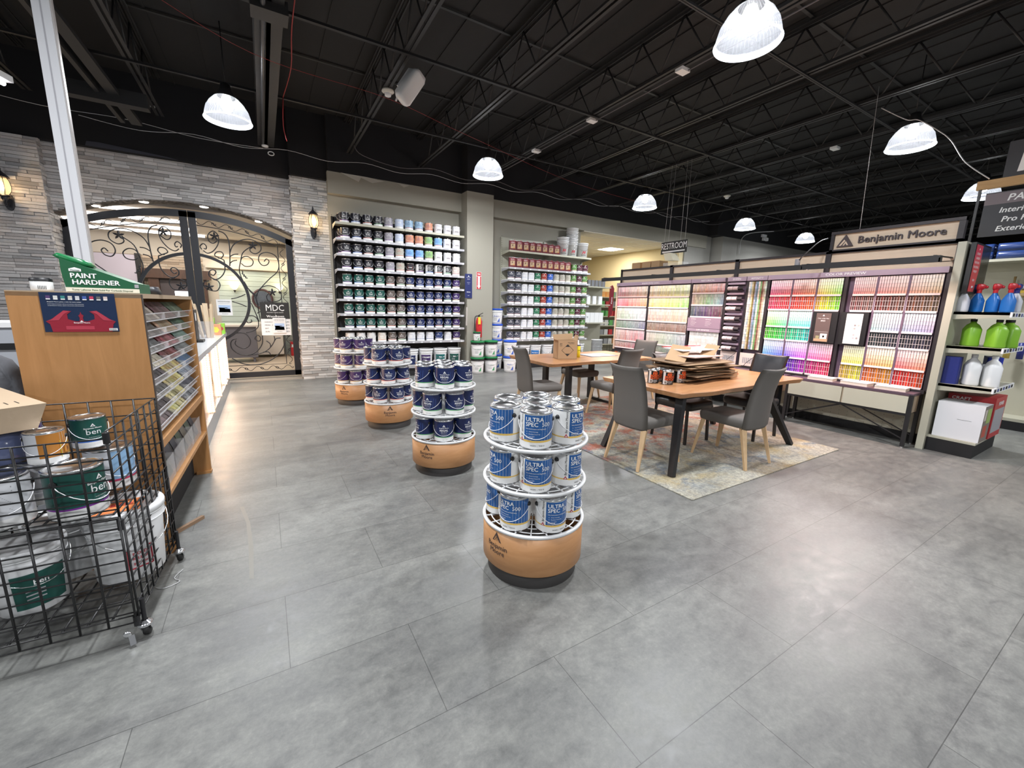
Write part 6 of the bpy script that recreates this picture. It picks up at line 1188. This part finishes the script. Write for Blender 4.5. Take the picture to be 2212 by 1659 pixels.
b.poly([P(.28, .06, 1), P(.66, .06, 1), P(.66, .15, 1), P(.28, .15, 1)], RD2)
for i, cc in enumerate(((.08, .04, .14), (.6, .62, .6), (.03, .2, .2), (.55, .52, .48), (.55, .56, .6), (.05, .10, .35), (.5, .04, .1), (.12, .12, .12), (.6, .5, .48))): u = .11+i*.095; b.add([P(u-.028, .82), P(u+.028, .82), P(u+.028, .92), P(u-.028, .92)], [(0, 1, 2, 3)], VC, False, cc); b.add([P(u-.028, .82, 1), P(u+.028, .82, 1), P(u+.028, .845, 1), P(u-.028, .845, 1)], [(0, 1, 2, 3)], WHT)
b.text("Benjamin Moore paints, a color for every surface", .0062, WINK, lambda u, v: (-.36+u, -.0045, 1.472+v), .01, align='LEFT')
for i in range(2): b.text('durable finishes for furniture, cabinets, trim and doors with lasting beauty', .0044, WINK, lambda u, v: (-.36+u, -.0045, 1.462-.008*i+v), align='LEFT')
b.text('Benjamin Moore', .009, WINK, lambda u, v: (-.246+u, -.0056, 1.368+v), .02); b.add([P(.475, .255, 2), P(.525, .255, 2), P(.50, .30, 2)], [(0, 1, 2)], WHT); b.poly([P(.86, .03, 2), P(.98, .03, 2), P(.98, .09, 2), P(.86, .09, 2)], WHT)
for i in range(9): b.poly([P(.87+i*.011, .04, 3), P(.875+i*.011, .04, 3), P(.875+i*.011, .08, 3), P(.87+i*.011, .08, 3)], INK)
b.build('print', t)
# on top of the cabinet
t = thing('hardener_display', 'green PAINT HARDENER wedge-shaped counter box on the laminate cabinet', 'display box', (-.83, 2.99, 1.526), CA); GB = mat('hardener_green', (.01, .10, .04), .45)
b = MB(); b.ext([(-.02, .0), (.265, 0), (.265, .05), (.24, .055), (-.03, .165), (-.03, .1)], lambda u, v, d: (u, d, v), 0, .20, GB); b.build('carton', t)
b = MB(); P = lambda u, v, l=0: (u, -.0012-.0006*l, v); b.poly([P(-.022, .001), P(.263, .001), P(.263, .022), P(-.023, .022)], mat('cream_strip', (.72, .70, .58), .5)); b.text('PAINT', .034, WINK, lambda u, v: P(u*1.05+.0, v+.070, 1), .03, align='LEFT'); b.text('HARDENER', .034, WINK, lambda u, v: P(u*1.05+.004, v+.038, 1), .03, align='LEFT'); b.text('Turns Leftover Paint Solid For Curbside Disposal', .0118, mat('green_ink', (.02, .08, .03), .5), lambda u, v: P(u+.118, v+.007, 1), .02)
b.poly([P(-.001, .102), P(.045, .102), P(.045, .114), P(.022, .122), P(-.001, .114)], WINK); b.text('Homax', .012, GB, lambda u, v: P(u+.022, v+.104, 1), .02); b.poly([P(.245, .028), P(.262, .028), P(.262, .046), P(.245, .046)], mat('grey_print')); b.build('print', t)
tag(MB().loft([[(-.82+px*.9, 3.06+py, 1.68+z-px*.30) for px, py, _ in rrect(w_, .12, .03, 3)] for z, w_ in ((-.012, .10), (0, .16), (.02, .12))], GREENP if 0 else mat('pouch_green', (.01, .16, .05), .3)).build('hardener_pouch'), 'shiny green pouch with a yellow spot sticking out of the wedge box', 'pouch')
t = thing('sample_jar', 'small white jar with a black lid on the laminate cabinet', 'jar', (-.945, 3.02, 1.526)); MB().lathe([(0, 0), (.038, 0), (.040, .008), (.040, .045), (.036, .05)], PLW, 20).build('jar', t); MB().lathe([(.041, .047), (.041, .062), (.036, .064), (0, .064)], BLK, 20).build('lid', t); b = MB(); b.text('||||||', .02, INK, lambda u, v: wrap(.0402)(u+.012, v+.012), .01); b.build('label', t)
tag(MB().box(-.045, -.05, 0, .045, .05, .028, GLASSY).build('clear_card_box', loc=(-.865, 3.18, 1.526)), 'clear small box beside the jar on the cabinet', 'box')
tag(MB().box(-.02, -.04, 0, .02, .04, .09, WHT).build('white_card', loc=(-.905, 3.28, 1.526)), 'white card standing behind the clear box', 'card')
tag(MB().loft([rrect(w_, .10, .02, 3, z=z) for z, w_ in ((0, .13), (.045, .10))], mat('dark_device', (.03, .03, .035), .4)).build('card_reader', loc=(-.60, 3.35, 1.526)), 'small dark device on the cabinet right of the wedge box', 'device')
# white pole
b = MB(); b.box(-.045, -.035, 0, .045, .035, 4.85, mat('pole_white', (.60, .61, .64), .35)); b.box(-.004, -.0365, 0, .004, -.035, 4.85, mat('pole_groove', (.35, .35, .38), .4)); b.box(.045, -.02, 0, .052, .02, 4.85, mat('pole_side', (.40, .38, .37), .4))
tag(b.build('power_pole', loc=(-1.135, 4.42, 0)), 'white square utility pole rising from the counter to the ceiling at the left', 'pole')
# ---------------------------------------------------------------- checkout counter with lit front
t = thing('service_counter', 'white-topped counter with glowing bead-lit front leading towards the gate', 'counter', (0, 0, 0)); CT = mat('quartz_white', (.66, .68, .70), .2)
MB().box(-1.45, 4.5, .895, -.585, 8.72, .95, CT).build('counter_top', t); b = MB(); b.box(-1.40, 4.55, .12, -.66, 8.68, .895, mat('peach_panel', (.62, .42, .31), .5)); b.build('body', t)
b = MB(); b.add([(-.62, 4.55, .14), (-.62, 8.68, .14), (-.595, 8.68, 0), (-.595, 4.55, 0)], [(3, 2, 1, 0)], mat('silver_kick', (.52, .53, .55), .25, .6)); b.add([(-.66, 4.55, .14), (-.66, 8.68, .14), (-.62, 8.68, .14), (-.62, 4.55, .14)], [(0, 3, 2, 1)], mat('silver_kick')); b.build('kick_plate', t)
LED = mat('led_bead', (1, .9, .8), .4, emit=(1, .82, .64), es=20)
for y in (5.0, 6.02, 7.03, 8.02, 8.62):
    b = MB(); b.box(-.66, y-.006, .15, -.60, y+.006, .885, mat('led_channel', (.45, .27, .18), .4, emit=(1, .58, .36), es=.42))
    for i in range(26):
        for q in (-.645, -.615): b.lathe([(0, .012), (.009, .007), (.011, 0)], LED, 6, xf=lambda x, yy, z: (q+x, y-.006-z, .17+i*.0275+yy))
    b.build('light_strip', t); light('strip_light', 'AREA', (-.597, y, .5), 6, (1, .64, .38), .05, .7, (0, PI/2, 0)).rotation_euler = (0, -PI/2, 0)
for y in (5.5, 6.5, 7.5, 8.3):
    b = MB()
    for q in range(3): b.tube([(-.652, y+.12*math.cos(a)*(1-q*.3), .42+.10*math.sin(a)*(1-q*.3)) for a in [i*PI/6 for i in range(12)]], .004, mat('gilt_scroll', (.85, .55, .30), .3, .6), 4, closed=True)
    b.build('front_ornament', t)
t = thing('stir_stick_holder', 'clear holder crammed with wooden stir sticks on the counter', 'holder', (-.74, 7.5, .951)); MB().box(-.09, -.07, 0, .09, .07, .24, GLASSY).build('holder', t)
for i in range(16): x, y = R.uniform(-.07, .07), R.uniform(-.05, .05); h_ = R.uniform(.40, .56); tag(MB().bar((-.74+x, 7.5+y, .955), (-.74+x*1.9-.03, 7.5+y*1.4, .951+h_), .03, .005, wood('stick_wood', (.62, .48, .32), (.74, .60, .43), (6, 6, 1), .7)).build('stir_stick'), 'wooden stir stick fanning out of the clear holder on the counter', 'stick', 'stir sticks in the holder')
t = thing('payment_terminal', 'tall black terminal on the counter behind the stir sticks', 'terminal', (-.79, 6.8, .951)); MB().box(-.02, -.12, .0, .02, .12, .42, BLK).build('screen', t); MB().box(-.12, -.12, 0, .08, .12, .03, BLK).build('base', t); MB().box(.02, -.08, .28, .024, -.02, .38, WHT).build('sticker', t)
for i, (x, y, w_, d_, h_, c_, lb) in enumerate(((-.78, 8.30, .26, .12, .17, (.02, .02, .02), 'black display box with red hexagon pattern on the counter'), (-.78, 8.52, .12, .10, .26, (.35, .62, .10), 'lime green sample box on the counter end'), (-.68, 8.12, .14, .12, .17, (.75, .35, .18), 'orange and pink printed candy box on the counter end'), (-.63, 8.42, .10, .14, .17, (.35, .75, .08), 'bright green tape box at the far end of the counter'))):
    t3 = thing('counter_box', lb, 'box', (x, y, .951)); MB().box(-w_/2, -d_/2, 0, w_/2, d_/2, h_, VC, c_).build('carton', t3); b = MB(); cc = [(.55, .03, .05), (.75, .25, .45), (.85, .75, .1), (.6, .05, .08)][i]
    b.lathe([(0, .001), (min(d_, h_)*.35, .001)], VC, 6, col=cc, xf=lambda px, py, pz: (w_/2+pz, px, h_/2+py)); b.lathe([(0, .001), (min(w_, h_)*.35, .001)], VC, 6, col=cc, xf=lambda px, py, pz: (px, -d_/2-pz, h_/2+py)); b.build('printed_patch', t3)
t = thing('leaflet_holder', 'clear slanted leaflet holder on the near end of the counter', 'holder', (-.70, 5.3, .951)); b = MB(); b.add([(-.05, -.1, .26), (.05, -.08, .26), (.09, -.08, .0), (-.01, -.1, .0)], [(0, 3, 2, 1)], GLASSY); b.build('acrylic', t); b = MB(); b.add([(-.05, -.09, .25), (.04, -.07, .25), (.07, -.07, .06), (-.02, -.09, .06)], [(0, 3, 2, 1)], VC, False, (.45, .45, .22)); b.build('leaflet', t)
# things behind the cabinet at the far left
t = thing('office_machine', 'pale grey office machine partly hidden behind the cabinet at the left edge', 'machine', (-1.55, 3.9, 0)); MB().box(-.5, 0, 0, .22, .5, 1.16, mat('machine_grey', (.40, .42, .46), .5)).build('body', t); MB().box(-.5, -.01, 1.16, .24, .5, 1.20, BLK).build('slot', t); MB().box(-.5, -.01, 1.20, .22, .5, 1.30, mat('machine_grey')).build('lid', t); MB().box(-.5, -.02, 1.30, .18, .4, 1.33, WHT).build('paper', t)
t = thing('dark_jacket', 'dark grey jacket draped on a chair back at the left edge', 'jacket', (-1.36, 3.3, 0)); b = MB(); S = []
for z, w_, d_ in ((.35, .42, .16), (.6, .46, .20), (.85, .48, .18), (1.05, .44, .16), (1.15, .34, .12), (1.19, .2, .06)): S.append([(px+.018*math.sin(px*40+z*9), py+.02*math.sin(px*55+z*5), z) for px, py, _ in rrect(w_, d_, .06, 6)])
b.loft(S, mat('jacket_cloth', (.12, .125, .14), .9, bump=(30, .5))); b.build('cloth', t)
# ---------------------------------------------------------------- wire cart
t = thing('wire_grid_cart', 'black wire grid cart on casters full of paint cans, left foreground', 'cart', (-.585, 2.195, 0), -.06); Wm = mat('black_wire', (.012, .012, .013), .35)
def grid(nm, u0, u1, z0, z1, fn, nu, nz, r=.0034):
    b = MB()
    for i in range(nu+1): u = u0+(u1-u0)*i/nu; b.tube([fn(u, z0), fn(u, z1)], r*1.35, Wm, 5)
    for i in range(nz+1): z = z0+(z1-z0)*i/nz; b.tube([fn(u0, z), fn(u1, z)], r, Wm, 5)
    b.build(nm, t)
L_, D_ = 1.25, .66
grid('front_grid', -L_, 0, .545, .94, lambda u, z: (u, 0, z), 14, 9); grid('front_grid', -L_, 0, .10, .60, lambda u, z: (u, -.008, z), 14, 10)
grid('side_grid', 0, D_, .545, .97, lambda u, z: (0, u, z), 7, 7); grid('side_grid', 0, D_, .12, .58, lambda u, z: (.01, u, z), 9, 7)
grid('back_grid', -L_, 0, .12, .97, lambda u, z: (u, D_, z), 14, 10); grid('side_grid', 0, D_, .12, .94, lambda u, z: (-L_, u, z), 7, 10)
grid('wire_shelf', -L_, 0, 0, D_, lambda u, z: (u, z, .13), 16, 5); grid('wire_shelf', -L_, -.05, .10, D_, lambda u, z: (u, z, .572), 22, 4)
for z in (.10, .56, .94): MB().cyl(0, 0, z-.02, z+.025, .012, BLK, 8).build('connector', t)
for x, y in ((.02, .02), (.02, .63), (-L_+.02, .02), (-L_+.02, .63)):
    b = MB(); b.cyl(x, y, .075, .19, .009, BLK, 10); b.build('post', t); b = MB(); b.lathe([(.028, .062), (.030, .068), (.022, .075), (.012, .085)], TIN, 16, (x, y, 0)); b.bar((x-.018, y, .065), (x-.018, y+.02, .03), .004, .025, TIN); b.bar((x+.018, y, .065), (x+.018, y+.02, .03), .004, .025, TIN); b.build('caster_fork', t)
    MB().lathe([(0, -.012), (.024, -.012), (.028, -.008), (.028, .008), (.024, .012), (0, .012)], mat('rubber', (.015, .015, .015), .6), 20, xf=lambda a, c_, d: (x+d, y+.018+a, .0285+c_)).build('caster_wheel', t)
b = MB(); b.lathe([(0, 0), (.014, .002), (.016, .006), (0, .008)], TIN, 12, xf=lambda a, c_, d: (-.03+a, -.03+d, .06+c_)); b.bar((-.02, -.02, .05), (-.012, -.035, .012), .02, .012, TIN); b.build('caster_brake', t)
def kin(kind, x, y, z, rz, s, lab, tilt=(0, 0)):
    put_can(kind, x, y, z, rz, lab, 'cans in the wire cart'); o = bpy.context.scene.collection.objects[-1]
def cartcan(kind, x, y, z, rz, s, lab, tilt=(0, 0)):
    o = put_can(kind, x, y, z, rz, lab, 'cans in the wire cart'); o.scale = (s,)*3; o.rotation_euler = (tilt[0], tilt[1], rz)
KINDS['orange_b'] = dict(c=(.42, .17, .03), band=None, white=(.60, .62, .66), panel=(-.2, 1.9), n='', draw=lambda l, W, T, r, h: (l.add([(.075, .03, 0), (.16, .03, 0), (.16, .13, 0), (.075, .13, 0)], [(0, 1, 2, 3)], mat('bold_yellow', (.80, .68, .02), .5), xf=lambda x, y, z: W(x, y, 2)), l.text('b', .10, mat('b_orange', (.5, .2, .02), .5), lambda u, v: W(u+.115, v+.05, 3), .03)))
KINDS['violet_b'] = dict(c=(.03, .025, .13), band=(.25, .03, .25), white=(.55, .58, .66), panel=(.35, 1.7), n='', draw=plain)
KINDS['skyc'] = dict(c=(.26, .44, .66), band=(.45, .04, .10), white=(.66, .68, .72), panel=(-.6, 1.6), n='', draw=None)
KINDS['whitec'] = dict(c=(.66, .67, .70), band=None, n='', draw=plain)
cartcan('ben_violet', -.755, 2.385, .577, 1.15, 1.13, 'large dark green ben can with a violet band, front of the wire cart')
cartcan('skyc', -.715, 2.68, .577, .9, 1.08, 'sky blue and white can behind the large green one in the wire cart')
cartcan('ben_blue', -.775, 2.70, .787, .50, .78, 'small dark green ben can with a blue band, topmost in the wire cart')
cartcan('orange_b', -.855, 2.49, .793, .10, .74, 'orange and yellow can with a bold letter b, on top in the wire cart')
cartcan('violet_b', -.985, 2.66, .787, .35, .80, 'navy and white small can, on top at left in the wire cart')
cartcan('whitec', -.985, 2.40, .577, .3, 1.1, 'white gallon can with a wire handle at the left front of the wire cart')
cartcan('whitec', -.93, 2.62, .577, .2, 1.08, 'white gallon can behind, under the navy and orange cans')
cartcan('whitec', -1.18, 2.52, .577, .2, 1.08, 'white gallon can at the far left of the cart, cut by the frame edge')
KP = put_pail('white', -.675, 2.60, .135, .6, 'white pail with an orange sticker on its lid low in the wire cart', 'pails in the wire cart', 1.0)
t = thing('lid_sticker', 'orange warning sticker on the lid of the pail in the wire cart', 'sticker', (-.675, 2.60, .135)); b = MB(); b.box(-.09, -.09, .358, .08, .06, .3595, mat('sticker_orange', (.90, .28, .10), .5)); b.text('BASE', .04, mat('red_ink'), lambda u, v: (u, v-.02, .361), .02); b.build('sheet', t)
b = MB(); b.T = Matrix.Translation((-.675, 2.60, .135)); rdm = mat('red_ink'); f_ = wrap(.139); g_ = lambda u, v, l=0: f_(u+.07, v+.12, 2+l)
for a, c_ in (((-.045, -.05), (-.045, .05)), ((.045, -.05), (.045, .05)), ((-.045, .05), (.045, .05)), ((-.045, -.05), (.045, -.05))): b.bar(g_(*a), g_(*c_), .006, .002, rdm, ref=(0, 1, 0))
for i, s_ in enumerate(('MOLD', 'KILLER', 'primer')): b.text(s_, .020, rdm, lambda u, v: g_(u, v+.02-i*.024), .03)
tag(b.build('pail_print'), 'red framed print on the white pail in the wire cart', 'print')
put_pail('green2', -.985, 2.50, .135, .6, 'pail with a dark green label low at the left of the wire cart', 'pails in the wire cart', .82)
put_pail('white', -.94, 2.74, .135, .2, 'white pail between the two others low in the wire cart', 'pails in the wire cart', .85)
a = Vector((-.526, .85, 0)); c_ = Vector((-.85, -.526, 0)); o_ = Vector((-.83, 2.49, 1.05)); b = MB()
v = [o_, o_+a*.62, o_+a*.62+c_*.5, o_+c_*.5]; lo = [p-Vector((0, 0, .11))+((a*.31+c_*.25)+o_-p)*.12 for p in v]
b.add([tuple(p) for p in lo+v], [(3, 2, 1, 0), (4, 5, 6, 7), (0, 1, 5, 4), (1, 2, 6, 5), (2, 3, 7, 6), (3, 0, 4, 7)], mat('box_tan', (.50, .38, .26), .7))
q1 = o_+a*.08+c_*.06+Vector((0, 0, .001)); b.bar(tuple(q1), tuple(q1+a*.06), .003, .001, INK, ref=(0, 0, 1)); b.bar(tuple(q1+c_*.03), tuple(q1+a*.06+c_*.03), .003, .001, INK); tag(b.build('tan_carton'), 'tan carton lying on top of the cart load at the left edge', 'box')
tag(MB().loft([rrect(.34, .30, .08, 4, -1.10, 2.62, z) for z in (.80, .86, .93)], mat('plastic_wrap', (.10, .12, .22), .15)).build('wrapped_bundle'), 'plastic-wrapped dark bundle under the tan carton', 'bundle')
tag(MB().tube(crom([(-.50, 2.72, .004), (-.53, 2.65, .004), (-.50, 2.60, .004), (-.56, 2.57, .004), (-.60, 2.60, .004)], 4), .002, WC, 4).build('string'), 'short piece of white string on the floor by the cart caster', 'string')
tag(MB().box(-.10, -.012, 0, .10, .012, .022, wood('stick_brown', (.20, .12, .07), (.28, .18, .11), (1, 8, 8), .6)).build('wooden_strip', loc=(-.535, 3.28, 0), rz=.9), 'brown wooden strip lying on the floor at the cabinet foot', 'strip')
